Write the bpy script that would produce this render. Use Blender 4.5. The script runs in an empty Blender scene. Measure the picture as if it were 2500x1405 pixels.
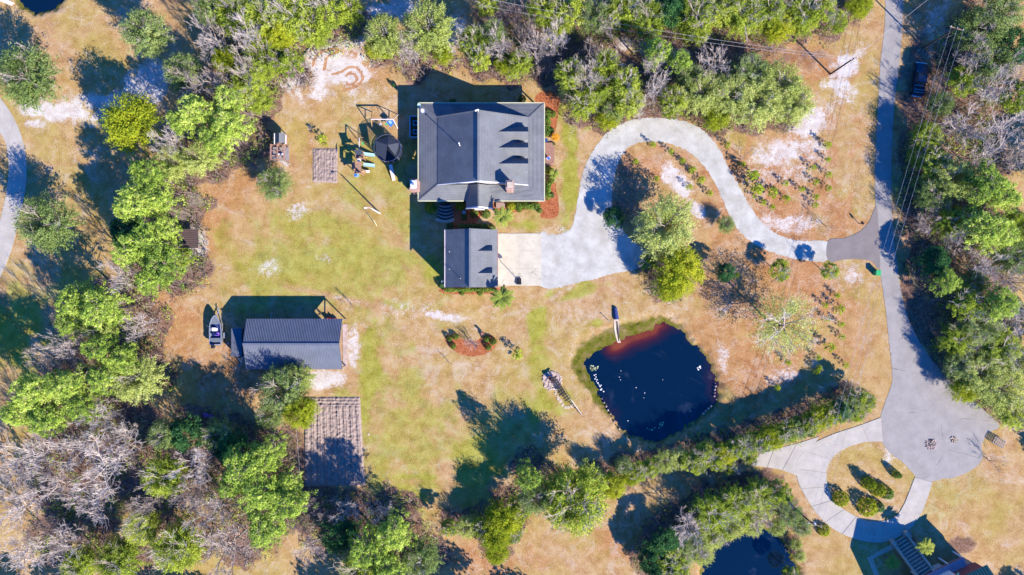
import bpy, math, random
import numpy as np
from mathutils import Vector, Matrix

random.seed(7)
RNG = np.random.default_rng(11)
SC = bpy.context.scene
COL = SC.collection

# ------------------------------------------------------------------ camera, sky, sun, exposure
H = 117.0            # height of the drone above the ground, metres
M = 0.07             # metres of ground per unit of the survey map used below
cam_d = bpy.data.cameras.new('camera')
cam = bpy.data.objects.new('camera', cam_d); COL.objects.link(cam)
cam.location = (0, 0, H); cam.rotation_euler = (0, 0, 0)
cam_d.sensor_width = 36.0
cam_d.lens = 36.0 * H / (2500 * M)
cam_d.clip_end = 3000; cam_d.clip_start = 1.0
SC.camera = cam

ELEV = math.radians(31.0)
AZ = math.radians(135.0)                      # sun in the south-east
w = bpy.data.worlds.new('World'); SC.world = w; w.use_nodes = True
nt = w.node_tree
for n in list(nt.nodes): nt.nodes.remove(n)
sky = nt.nodes.new('ShaderNodeTexSky'); sky.sky_type = 'NISHITA'; sky.sun_disc = False
sky.sun_elevation = ELEV; sky.sun_rotation = AZ
sky.air_density = 1.0; sky.dust_density = 0.0; sky.ozone_density = 6.0; sky.altitude = 0
bg = nt.nodes.new('ShaderNodeBackground'); bg.inputs['Strength'].default_value = 0.145
wo = nt.nodes.new('ShaderNodeOutputWorld')
hs = nt.nodes.new('ShaderNodeHueSaturation'); hs.inputs['Saturation'].default_value = 1.3; hs.inputs['Hue'].default_value = .518
nt.links.new(sky.outputs[0], hs.inputs['Color']); nt.links.new(hs.outputs[0], bg.inputs[0]); nt.links.new(bg.outputs[0], wo.inputs[0])

sd = bpy.data.lights.new('sun', 'SUN'); sd.energy = 4.6; sd.angle = math.radians(0.5); sd.color = (1.0, 0.935, 0.84)
sun = bpy.data.objects.new('sun', sd); COL.objects.link(sun)
SUNV = Vector((math.sin(AZ) * math.cos(ELEV), math.cos(AZ) * math.cos(ELEV), math.sin(ELEV)))
sun.rotation_euler = (-SUNV).to_track_quat('-Z', 'Y').to_euler(); sun.location = (60, -60, 80)
vs = SC.view_settings
vs.view_transform = 'Standard'; vs.look = 'None'; vs.gamma = 1.0; vs.use_curve_mapping = False
vs.exposure = 1.5
SC.cycles.max_bounces = 5; SC.cycles.diffuse_bounces = 3; SC.cycles.transparent_max_bounces = 8

# ------------------------------------------------------------------ helpers
def U(px, py, h=0.0):
    """map position (survey units) of a point that stands h metres high -> world"""
    k = M * (H - h) / H
    return Vector(((px - 1250) * k, (702.5 - py) * k, h))

def lin(c):
    c = c / 255.0
    return c / 12.92 if c <= 0.04045 else ((c + 0.055) / 1.055) ** 2.4
def A(r, g, b, L=1.9):
    return (min(.85, lin(r) / L), min(.85, lin(g) / L), min(.85, lin(b) / L), 1)

class MB:
    def __init__(s): s.v = []; s.f = []
    def add(s, vs, fs):
        o = len(s.v); s.v += [tuple(p) for p in vs]; s.f += [tuple(i + o for i in f) for f in fs]; return s
    def box(s, c, d, rz=0, rx=0, ry=0):
        x, y, z = d[0] / 2, d[1] / 2, d[2] / 2
        R = Matrix.Rotation(rz, 3, 'Z') @ Matrix.Rotation(ry, 3, 'Y') @ Matrix.Rotation(rx, 3, 'X')
        c = Vector(c)
        P = [c + R @ Vector((a * x, b * y, e * z)) for e in (-1, 1) for a, b in ((-1, -1), (1, -1), (1, 1), (-1, 1))]
        return s.add(P, [(3, 2, 1, 0), (4, 5, 6, 7), (0, 1, 5, 4), (1, 2, 6, 5), (2, 3, 7, 6), (3, 0, 4, 7)])
    def bar(s, a, b, w, h=None):
        h = h or w
        a, b = Vector(a), Vector(b); d = (b - a).normalized()
        up = Vector((0, 0, 1)) if abs(d.z) < .95 else Vector((0, 1, 0))
        x = d.cross(up).normalized() * w / 2; y = x.cross(d).normalized() * h / 2
        P = [a - x - y, a + x - y, a + x + y, a - x + y, b - x - y, b + x - y, b + x + y, b - x + y]
        return s.add(P, [(3, 2, 1, 0), (4, 5, 6, 7), (0, 1, 5, 4), (1, 2, 6, 5), (2, 3, 7, 6), (3, 0, 4, 7)])
    def tube(s, a, b, r0, r1=None, n=8, cap=True):
        r1 = r0 if r1 is None else r1
        a, b = Vector(a), Vector(b); d = (b - a).normalized()
        up = Vector((0, 0, 1)) if abs(d.z) < .95 else Vector((0, 1, 0))
        x = d.cross(up).normalized(); y = x.cross(d).normalized()
        P = []
        for p, r in ((a, r0), (b, r1)):
            for i in range(n):
                t = 2 * math.pi * i / n; P.append(p + (x * math.cos(t) + y * math.sin(t)) * r)
        F = [(i, (i + 1) % n, n + (i + 1) % n, n + i) for i in range(n)]
        if cap: F += [tuple(range(n))[::-1], tuple(range(n, 2 * n))]
        return s.add(P, F)
    def path(s, pts, r, n=6):
        for a, b in zip(pts[:-1], pts[1:]): s.tube(a, b, r, n=n)
        return s
    def lathe(s, c, prof, n=14):
        c = Vector(c); P = []
        for r, z in prof:
            for i in range(n):
                t = 2 * math.pi * i / n; P.append(c + Vector((r * math.cos(t), r * math.sin(t), z)))
        F = []
        for k in range(len(prof) - 1):
            for i in range(n): F.append((k * n + i, k * n + (i + 1) % n, (k + 1) * n + (i + 1) % n, (k + 1) * n + i))
        F.append(tuple(range(n))[::-1]); F.append(tuple((len(prof) - 1) * n + i for i in range(n)))
        return s.add(P, F)
    def slab(s, pts, t):
        n = len(pts); P = [Vector(p) for p in pts] + [Vector(p) - Vector((0, 0, t)) for p in pts]
        F = [tuple(range(n)), tuple(range(n, 2 * n))[::-1]] + [(i, n + i, n + (i + 1) % n, (i + 1) % n) for i in range(n)]
        return s.add(P, F)
    def ext(s, pts, d):
        n = len(pts); d = Vector(d); P = [Vector(p) for p in pts] + [Vector(p) + d for p in pts]
        F = [tuple(range(n)), tuple(range(n, 2 * n))[::-1]] + [(i, n + i, n + (i + 1) % n, (i + 1) % n) for i in range(n)]
        return s.add(P, F)

def tag(o, label=None, cat=None, group=None, kind=None):
    if label: o['label'] = label
    if cat: o['category'] = cat
    if group: o['group'] = group
    if kind: o['kind'] = kind
    return o
def thing(name, loc, label, cat, group=None, rz=0.0):
    o = bpy.data.objects.new(name, None); COL.objects.link(o)
    o.empty_display_size = .3
    o.location = loc; o.rotation_euler = (0, 0, rz)
    return tag(o, label, cat, group)
def obj(name, me, parent=None):
    o = bpy.data.objects.new(name, me); COL.objects.link(o)
    if parent: o.parent = parent
    return o
def build(name, mb, mat, parent=None, world=True, label=None, smooth=False, recalc=True):
    """mb in world coordinates (world=True) or in the parent's own frame"""
    root = parent
    while root is not None and root.parent is not None: root = root.parent
    v = mb.v
    if world and root is not None:
        L = root.location; v = [(p[0] - L.x, p[1] - L.y, p[2] - L.z) for p in v]
    me = bpy.data.meshes.new(name); me.from_pydata([tuple(p) for p in v], [], mb.f)
    if recalc:
        import bmesh
        bm = bmesh.new(); bm.from_mesh(me); bmesh.ops.recalc_face_normals(bm, faces=bm.faces); bm.to_mesh(me); bm.free()
    me.update()
    if smooth: me.polygons.foreach_set('use_smooth', [True] * len(me.polygons))
    me.materials.append(mat)
    o = obj(name, me, parent)
    if label: o['label'] = label
    return o
def tri_mesh(name, V, T, mat, tint=None, nv=3):
    V = np.asarray(V, np.float32); T = np.asarray(T, np.int32)
    me = bpy.data.meshes.new(name)
    me.vertices.add(len(V)); me.vertices.foreach_set('co', V.ravel())
    k = T.shape[1]
    me.loops.add(T.size); me.loops.foreach_set('vertex_index', T.ravel())
    me.polygons.add(len(T)); me.polygons.foreach_set('loop_start', np.arange(0, T.size, k, dtype=np.int32))
    me.update(calc_edges=True)
    if tint is not None:
        a = me.attributes.new('tint', 'FLOAT', 'FACE'); a.data.foreach_set('value', np.asarray(tint, np.float32))
    me.materials.append(mat)
    return me
def copy_tree(src, loc, rz, scale=None):
    """a thing with copies of its parts and sub-parts, meshes shared"""
    r = src.copy(); COL.objects.link(r); r.location = loc; r.rotation_euler = (0, 0, rz)
    if scale: r.scale = scale
    for k in list(r.keys()):
        if k in ('group',): del r[k]
    for ch in KIDS[src.name]:
        c = ch.copy(); COL.objects.link(c); c.parent = r
    return r
KIDS = {}

# ------------------------------------------------------------------ materials
def newmat(name):
    m = bpy.data.materials.new(name); m.use_nodes = True
    t = m.node_tree; b = t.nodes['Principled BSDF']
    return m, t, b
def N(t, typ, **kw):
    n = t.nodes.new(typ)
    for k, v in kw.items():
        if k in n.inputs: n.inputs[k].default_value = v
        else: setattr(n, k, v)
    return n
def noise(t, scale, detail=4, rough=.6, vec=None, dist=0):
    n = t.nodes.new('ShaderNodeTexNoise'); n.inputs['Scale'].default_value = scale
    n.inputs['Detail'].default_value = detail; n.inputs['Roughness'].default_value = rough
    n.inputs['Distortion'].default_value = dist
    if vec is not None: t.links.new(vec, n.inputs['Vector'])
    return n.outputs['Fac']
def math_(t, op, a, b=None, c=None, clamp=False):
    n = t.nodes.new('ShaderNodeMath'); n.operation = op; n.use_clamp = clamp
    for i, x in enumerate((a, b, c)):
        if x is None: continue
        if isinstance(x, (int, float)): n.inputs[i].default_value = x
        else: t.links.new(x, n.inputs[i])
    return n.outputs[0]
def ramp(t, fac, stops):
    n = t.nodes.new('ShaderNodeValToRGB'); e = n.color_ramp.elements
    while len(e) < len(stops): e.new(0.5)
    for i, (p, c) in enumerate(stops):
        e[i].position = p; e[i].color = c if len(c) == 4 else (*c, 1)
    t.links.new(fac, n.inputs[0]); return n.outputs[0]
def mix(t, fac, a, b):
    n = t.nodes.new('ShaderNodeMix'); n.data_type = 'RGBA'
    for s, x in ((0, fac), (6, a), (7, b)):
        if isinstance(x, (int, float)): n.inputs[s].default_value = x
        elif isinstance(x, tuple): n.inputs[s].default_value = x
        else: t.links.new(x, n.inputs[s])
    return n.outputs[2]
def smooth(t, x, lo, hi):
    n = t.nodes.new('ShaderNodeMapRange'); n.interpolation_type = 'SMOOTHSTEP'
    n.inputs['From Min'].default_value = lo; n.inputs['From Max'].default_value = hi
    t.links.new(x, n.inputs['Value']); return n.outputs[0]
def pos(t): return t.nodes.new('ShaderNodeNewGeometry').outputs['Position']
def attr(t, name):
    n = t.nodes.new('ShaderNodeAttribute'); n.attribute_name = name; return n
def bump(t, b, h, strength=.4, dist=.1):
    n = t.nodes.new('ShaderNodeBump'); n.inputs['Strength'].default_value = strength; n.inputs['Distance'].default_value = dist
    t.links.new(h, n.inputs['Height']); t.links.new(n.outputs[0], b.inputs['Normal'])

def plain(name, col, rough=.7, var=.25, scale=2.0, metal=0.0, fine=14.0, spec=.3, bmp=0.0):
    """a colour with coarse wear and fine grain"""
    m, t, b = newmat(name)
    p = t.nodes.new('ShaderNodeTexCoord').outputs['Object']
    f = math_(t, 'ADD', math_(t, 'MULTIPLY', noise(t, scale, 5, .65, p), .6), math_(t, 'MULTIPLY', noise(t, fine, 3, .6, p), .4))
    lo = tuple(max(0, c * (1 - var * 1.6)) for c in col[:3]); hi = tuple(min(.9, c * (1 + var * 1.2)) for c in col[:3])
    t.links.new(ramp(t, f, [(.25, lo), (.75, hi)]), b.inputs['Base Color'])
    b.inputs['Roughness'].default_value = rough; b.inputs['Metallic'].default_value = metal
    b.inputs['Specular IOR Level'].default_value = spec
    if bmp: bump(t, b, f, bmp, .05)
    return m

def leafmat(name, stops, trans=.38, objvar=.35):
    stops = [(q, tuple(min(.65, x * 1.38 + .008) for x in c)) for q, c in stops] if trans > 0 else stops
    m = bpy.data.materials.new(name); m.use_nodes = True; t = m.node_tree
    for n in list(t.nodes): t.nodes.remove(n)
    out = t.nodes.new('ShaderNodeOutputMaterial')
    tn = attr(t, 'tint').outputs['Fac']
    oi = t.nodes.new('ShaderNodeObjectInfo').outputs['Random']
    p = pos(t)
    f = math_(t, 'ADD', tn, math_(t, 'MULTIPLY', math_(t, 'SUBTRACT', oi, .5), objvar), clamp=True)
    f = math_(t, 'ADD', f, math_(t, 'MULTIPLY', math_(t, 'SUBTRACT', noise(t, .35, 2, .5, p), .5), .5), clamp=True)
    c = ramp(t, f, stops)
    d = t.nodes.new('ShaderNodeBsdfDiffuse'); tr = t.nodes.new('ShaderNodeBsdfTranslucent'); mx = t.nodes.new('ShaderNodeMixShader')
    t.links.new(c, d.inputs[0]); t.links.new(c, tr.inputs[0]); mx.inputs[0].default_value = trans
    t.links.new(d.outputs[0], mx.inputs[1]); t.links.new(tr.outputs[0], mx.inputs[2]); t.links.new(mx.outputs[0], out.inputs[0])
    return m

def S(*a): return tuple(a)
MAT = {}
MAT['pine'] = leafmat('pine_needles', [(0, (.045, .085, .018)), (.4, (.15, .225, .028)), (.75, (.27, .345, .045)), (1, (.40, .44, .10))])
MAT['dense'] = leafmat('bright_leaves', [(0, (.055, .085, .014)), (.4, (.18, .235, .022)), (.75, (.32, .36, .035)), (1, (.44, .45, .12))])
MAT['oak'] = leafmat('oak_leaves', [(0, (.05, .075, .022)), (.4, (.13, .185, .045)), (.75, (.235, .275, .085)), (1, (.36, .37, .17))], objvar=.3)
MAT['soft'] = leafmat('soft_olive_leaves', [(0, (.11, .14, .03)), (.4, (.25, .29, .06)), (.75, (.36, .38, .11)), (1, (.46, .46, .2))], objvar=.2)
MAT['yellow'] = leafmat('yellow_green_leaves', [(0, (0.078, 0.117, 0.010)), (.5, (0.221, 0.260, 0.010)), (1, (0.390, 0.364, 0.026))])
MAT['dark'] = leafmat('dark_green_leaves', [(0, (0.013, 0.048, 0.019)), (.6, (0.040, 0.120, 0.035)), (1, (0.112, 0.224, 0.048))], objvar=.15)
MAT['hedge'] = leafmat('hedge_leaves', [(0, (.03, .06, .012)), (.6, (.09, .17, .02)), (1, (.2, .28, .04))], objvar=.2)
MAT['sapling'] = leafmat('sapling_needles', [(0, (.08, .12, .008)), (.6, (.20, .25, .010)), (1, (.30, .33, .03))], objvar=.2)
MAT['palm'] = leafmat('palm_leaves', [(0, (.06, .09, .015)), (.6, (.16, .19, .025)), (1, (.32, .30, .06))], objvar=.2, trans=.15)
MAT['palm_gold'] = leafmat('golden_palm_leaves', [(0, (.20, .08, .01)), (.6, (.42, .18, .01)), (1, (.5, .3, .03))], objvar=.1, trans=.15)
MAT['twig'] = leafmat('bare_grey_twigs', [(0, (.14, .10, .08)), (.5, (.29, .23, .19)), (1, (.46, .39, .34))], trans=.0, objvar=.45)
MAT['brush'] = leafmat('brown_brush_twigs', [(0, (.13, .085, .075)), (.5, (.25, .18, .15)), (1, (.38, .30, .26))], trans=.0, objvar=.4)
MAT['under'] = leafmat('undergrowth_leaves', [(0, (.08, .055, .04)), (.3, (.18, .13, .09)), (.5, (.12, .16, .03)), (.75, (.20, .28, .03)), (1, (.30, .36, .06))], objvar=.0)
MAT['bark'] = plain('bark', (.13, .10, .085, 1), .9, .4, 6)
MAT['palebark'] = plain('pale_bark', (.26, .23, .21, 1), .9, .3, 6)

MAT['white'] = plain('white_paint', (.62, .60, .60, 1), .5, .08)
MAT['cream'] = plain('cream_trim', (.50, .49, .30, 1), .5, .1)
MAT['pinkwhite'] = plain('pale_siding', (.55, .46, .44, 1), .6, .1)
MAT['brick'] = None
MAT['black'] = plain('black_plastic', (.015, .016, .02, 1), .5, .3)
MAT['wood'] = plain('weathered_timber', (.26, .16, .11, 1), .8, .35, 3)
MAT['redwood'] = plain('stained_cedar', (.29, .155, .11, 1), .8, .3, 3)
MAT['greywood'] = plain('grey_deck_boards', (.22, .19, .18, 1), .85, .3, 3)
MAT['darkwood'] = plain('dark_creosoted_timber', (.035, .026, .022, 1), .9, .4, 3)
MAT['steel'] = plain('galvanised_steel', (.42, .44, .46, 1), .35, .15, 3, metal=.6)
MAT['blue'] = plain('blue_plastic', (.03, .13, .45, 1), .4, .2)
MAT['navy'] = plain('navy_fabric', (.02, .04, .14, 1), .7, .3)
MAT['teal'] = plain('pale_teal_plastic', (.22, .36, .38, 1), .35, .15)
MAT['green'] = plain('green_plastic', (.03, .33, .10, 1), .4, .15)
MAT['orange'] = plain('orange_wood', (.42, .24, .09, 1), .6, .2)
MAT['red'] = plain('red_paint', (.38, .03, .03, 1), .5, .2)
MAT['purple'] = plain('purple_plastic', (.20, .10, .42, 1), .5, .2)
MAT['canopy'] = plain('dark_canopy_fabric', (.030, .036, .050, 1), .75, .2)
MAT['stone'] = plain('pale_flagstone', (.42, .33, .24, 1), .85, .25, 2)
MAT['pinkstone'] = plain('pinkish_gravel', (.38, .28, .24, 1), .9, .35, 1.2)
MAT['chrome'] = plain('bright_metal', (.6, .62, .65, 1), .2, .05, metal=.9)
MAT['wire'] = plain('grey_cable', (.30, .30, .30, 1), .7, .1)
MAT['glass'] = plain('dark_glass', (.02, .03, .045, 1), .06, .1, spec=.8)
MAT['terracotta'] = plain('terracotta', (.28, .12, .08, 1), .8, .25)

def brickmat():
    m, t, b = newmat('brickwork')
    tc = t.nodes.new('ShaderNodeTexCoord').outputs['Object']
    br = t.nodes.new('ShaderNodeTexBrick'); t.links.new(tc, br.inputs['Vector'])
    br.inputs['Color1'].default_value = (.24, .12, .09, 1); br.inputs['Color2'].default_value = (.34, .19, .15, 1); br.inputs['Mortar'].default_value = (.38, .34, .3, 1)
    br.inputs['Scale'].default_value = 4.0
    t.links.new(br.outputs[0], b.inputs['Base Color']); b.inputs['Roughness'].default_value = .9
    return m
MAT['brick'] = brickmat()

def shingles(name, col, along='Y'):
    m, t, b = newmat(name)
    p = t.nodes.new('ShaderNodeTexCoord').outputs['Object']
    sep = t.nodes.new('ShaderNodeSeparateXYZ'); t.links.new(p, sep.inputs[0])
    row = sep.outputs[2]
    rows = math_(t, 'SINE', math_(t, 'MULTIPLY', row, 46.0))
    f = math_(t, 'ADD', math_(t, 'MULTIPLY', noise(t, .5, 5, .6, p), .45), math_(t, 'MULTIPLY', noise(t, 7, 4, .7, p), .45))
    f = math_(t, 'ADD', f, math_(t, 'MULTIPLY', rows, .045))
    lo = tuple(c * .55 for c in col[:3]); hi = tuple(c * 1.5 for c in col[:3])
    t.links.new(ramp(t, f, [(.25, lo), (.68, hi)]), b.inputs['Base Color'])
    b.inputs['Roughness'].default_value = .85; bump(t, b, f, .5, .04)
    return m
MAT['boatgrey'] = plain('grey_boat_paint', (.12, .135, .145, 1), .4, .2)
MAT['shingle'] = shingles('slate_grey_shingles', (.108, .110, .114))
MAT['ribroof'] = plain('blue_grey_ribbed_steel', (.115, .125, .15, 1), .5, .2, .6, metal=.1, spec=.4)
MAT['brownroof'] = plain('brown_ribbed_steel', (.075, .05, .045, 1), .5, .2, .8)
MAT['greenroof'] = plain('dark_green_ribbed_steel', (.015, .07, .07, 1), .4, .2, .8)

def concrete(name, col, stain=(.16, .14, .12), amt=.5, crack=0.0):
    m, t, b = newmat(name); p = pos(t)
    f = math_(t, 'ADD', math_(t, 'MULTIPLY', noise(t, .45, 6, .7, p), .65), math_(t, 'MULTIPLY', noise(t, 9, 4, .7, p), .35))
    c = ramp(t, f, [(.3, tuple(x * .72 for x in col[:3])), (.62, tuple(min(.8, x * 1.12) for x in col[:3]))])
    s = smooth(t, noise(t, .8, 6, .75, p, .6), .56, .74)
    c = mix(t, math_(t, 'MULTIPLY', s, amt), c, (*stain, 1))
    if crack:
        v = t.nodes.new('ShaderNodeTexVoronoi'); v.feature = 'DISTANCE_TO_EDGE'; v.inputs['Scale'].default_value = crack
        w_ = t.nodes.new('ShaderNodeVectorMath'); w_.operation = 'ADD'
        nn = t.nodes.new('ShaderNodeTexNoise'); nn.inputs['Scale'].default_value = .7; t.links.new(p, nn.inputs['Vector'])
        t.links.new(p, w_.inputs[0]); t.links.new(nn.outputs['Color'], w_.inputs[1]); t.links.new(w_.outputs[0], v.inputs['Vector'])
        k = math_(t, 'LESS_THAN', v.outputs['Distance'], .006 * crack / .12)
        c = mix(t, math_(t, 'MULTIPLY', math_(t, 'MULTIPLY', k, smooth(t, noise(t, .3, 3, .6, p), .42, .6)), .45), c, (.06, .055, .05, 1))
    t.links.new(c, b.inputs['Base Color']); b.inputs['Roughness'].default_value = .9
    bump(t, b, noise(t, 16, 3, .6, p), .25, .02)
    return m
MAT['concrete'] = concrete('pale_concrete', (.33, .295, .25), amt=.6, stain=(.22, .19, .16))
MAT['pad'] = concrete('cream_concrete', (.42, .375, .285), amt=.5, crack=.22, stain=(.29, .25, .20))
MAT['asphalt'] = concrete('worn_grey_asphalt', (.232, .208, .188), amt=.45, crack=.10, stain=(.30, .27, .245))
MAT['newasphalt'] = concrete('brown_grey_asphalt', (.155, .13, .12), amt=.3, stain=(.11, .095, .09))
MAT['gravel'] = None
def gravelmat():
    m, t, b = newmat('white_gravel'); p = pos(t)
    f = math_(t, 'ADD', math_(t, 'MULTIPLY', noise(t, .35, 6, .65, p), .5), math_(t, 'MULTIPLY', noise(t, 11, 4, .8, p), .5))
    c = ramp(t, f, [(.34, (.22, .20, .165)), (.5, (.355, .335, .29)), (.64, (.48, .465, .42))])
    s = smooth(t, noise(t, .5, 6, .8, p, 1.0), .56, .75)
    c = mix(t, math_(t, 'MULTIPLY', s, .6), c, (.24, .21, .12, 1)); s2 = smooth(t, noise(t, .16, 5, .7, p, .8), .48, .66); c = mix(t, math_(t, 'MULTIPLY', s2, .35), c, (.27, .23, .17, 1))
    t.links.new(c, b.inputs['Base Color']); b.inputs['Roughness'].default_value = .95
    bump(t, b, noise(t, 14, 3, .8, p), .5, .04); return m
MAT['gravel'] = gravelmat()
def soilmat():
    m, t, b = newmat('tilled_soil'); p = pos(t)
    f = math_(t, 'ADD', math_(t, 'MULTIPLY', noise(t, 1.2, 5, .7, p), .5), math_(t, 'MULTIPLY', noise(t, 9, 4, .8, p), .5))
    t.links.new(ramp(t, f, [(.3, (.12, .085, .065)), (.5, (.24, .175, .14)), (.7, (.34, .265, .215))]), b.inputs['Base Color'])
    b.inputs['Roughness'].default_value = .95; bump(t, b, f, .6, .1); return m
MAT['soil'] = soilmat()

# ------------------------------------------------------------------ map layers of the ground
def vnoise(x, y, seed):
    r = np.random.default_rng(seed); T = r.random((256, 256))
    xi = np.floor(x).astype(int); yi = np.floor(y).astype(int); fx = x - xi; fy = y - yi
    fx = fx * fx * (3 - 2 * fx); fy = fy * fy * (3 - 2 * fy)
    g = lambda a, b: T[a % 256, b % 256]
    return (g(xi, yi) * (1 - fx) + g(xi + 1, yi) * fx) * (1 - fy) + (g(xi, yi + 1) * (1 - fx) + g(xi + 1, yi + 1) * fx) * fy
def fbm(x, y, seed, o=4):
    s = 0; a = .5; n = 0
    for i in range(o): s = s + a * vnoise(x * 2 ** i, y * 2 ** i, seed + i); n += a; a *= .55
    return s / n
def seg_dist(X, Y, pts, closed=False):
    d = np.full(X.shape, 1e9)
    P = pts + [pts[0]] if closed else pts
    for (x0, y0), (x1, y1) in zip(P[:-1], P[1:]):
        vx, vy = x1 - x0, y1 - y0; L = vx * vx + vy * vy + 1e-9
        t = np.clip(((X - x0) * vx + (Y - y0) * vy) / L, 0, 1)
        d = np.minimum(d, np.hypot(X - x0 - t * vx, Y - y0 - t * vy))
    return d
def inside(X, Y, P):
    c = np.zeros(X.shape, bool); n = len(P)
    for i in range(n):
        x0, y0 = P[i]; x1, y1 = P[(i + 1) % n]
        c ^= ((y0 > Y) != (y1 > Y)) & (X < (x1 - x0) * (Y - y0) / (y1 - y0 + 1e-12) + x0)
    return c
def spline(P, n=6, closed=True):
    out = []; k = len(P)
    for i in range(k if closed else k - 1):
        a = [P[(i + j) % k] if closed else P[max(0, min(k - 1, i + j))] for j in (-1, 0, 1, 2)]
        for s in range(n):
            t = s / n
            out.append(tuple(.5 * (2 * a[1][q] + (a[2][q] - a[0][q]) * t + (2 * a[0][q] - 5 * a[1][q] + 4 * a[2][q] - a[3][q]) * t * t + (3 * a[1][q] - a[0][q] - 3 * a[2][q] + a[3][q]) * t ** 3) for q in (0, 1)))
    if not closed: out.append(P[-1])
    return out

POND1 = spline([(1440,900),(1444,884),(1458,874),(1482,862),(1512,850),(1545,832),(1578,822),(1602,816),(1608,800),(1640,800),(1665,815),(1682,838),(1710,860),(1732,897),(1746,930),(1750,952),(1742,985),(1716,1008),(1690,1030),(1645,1053),(1602,1074),(1560,1066),(1527,1050),(1510,1030),(1490,1000),(1474,972),(1464,942),(1452,918)], 4)
POND2 = spline([(1715,1470),(1722,1385),(1745,1350),(1790,1325),(1820,1310),(1850,1293),(1882,1300),(1906,1325),(1930,1362),(1947,1405),(1950,1470),(1900,1530),(1780,1530)], 4)
POND3 = spline([(45,-40),(48,0),(70,20),(100,25),(130,15),(150,-10),(150,-50),(100,-80),(55,-70)], 4)
WATER_Z = -0.45
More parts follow.
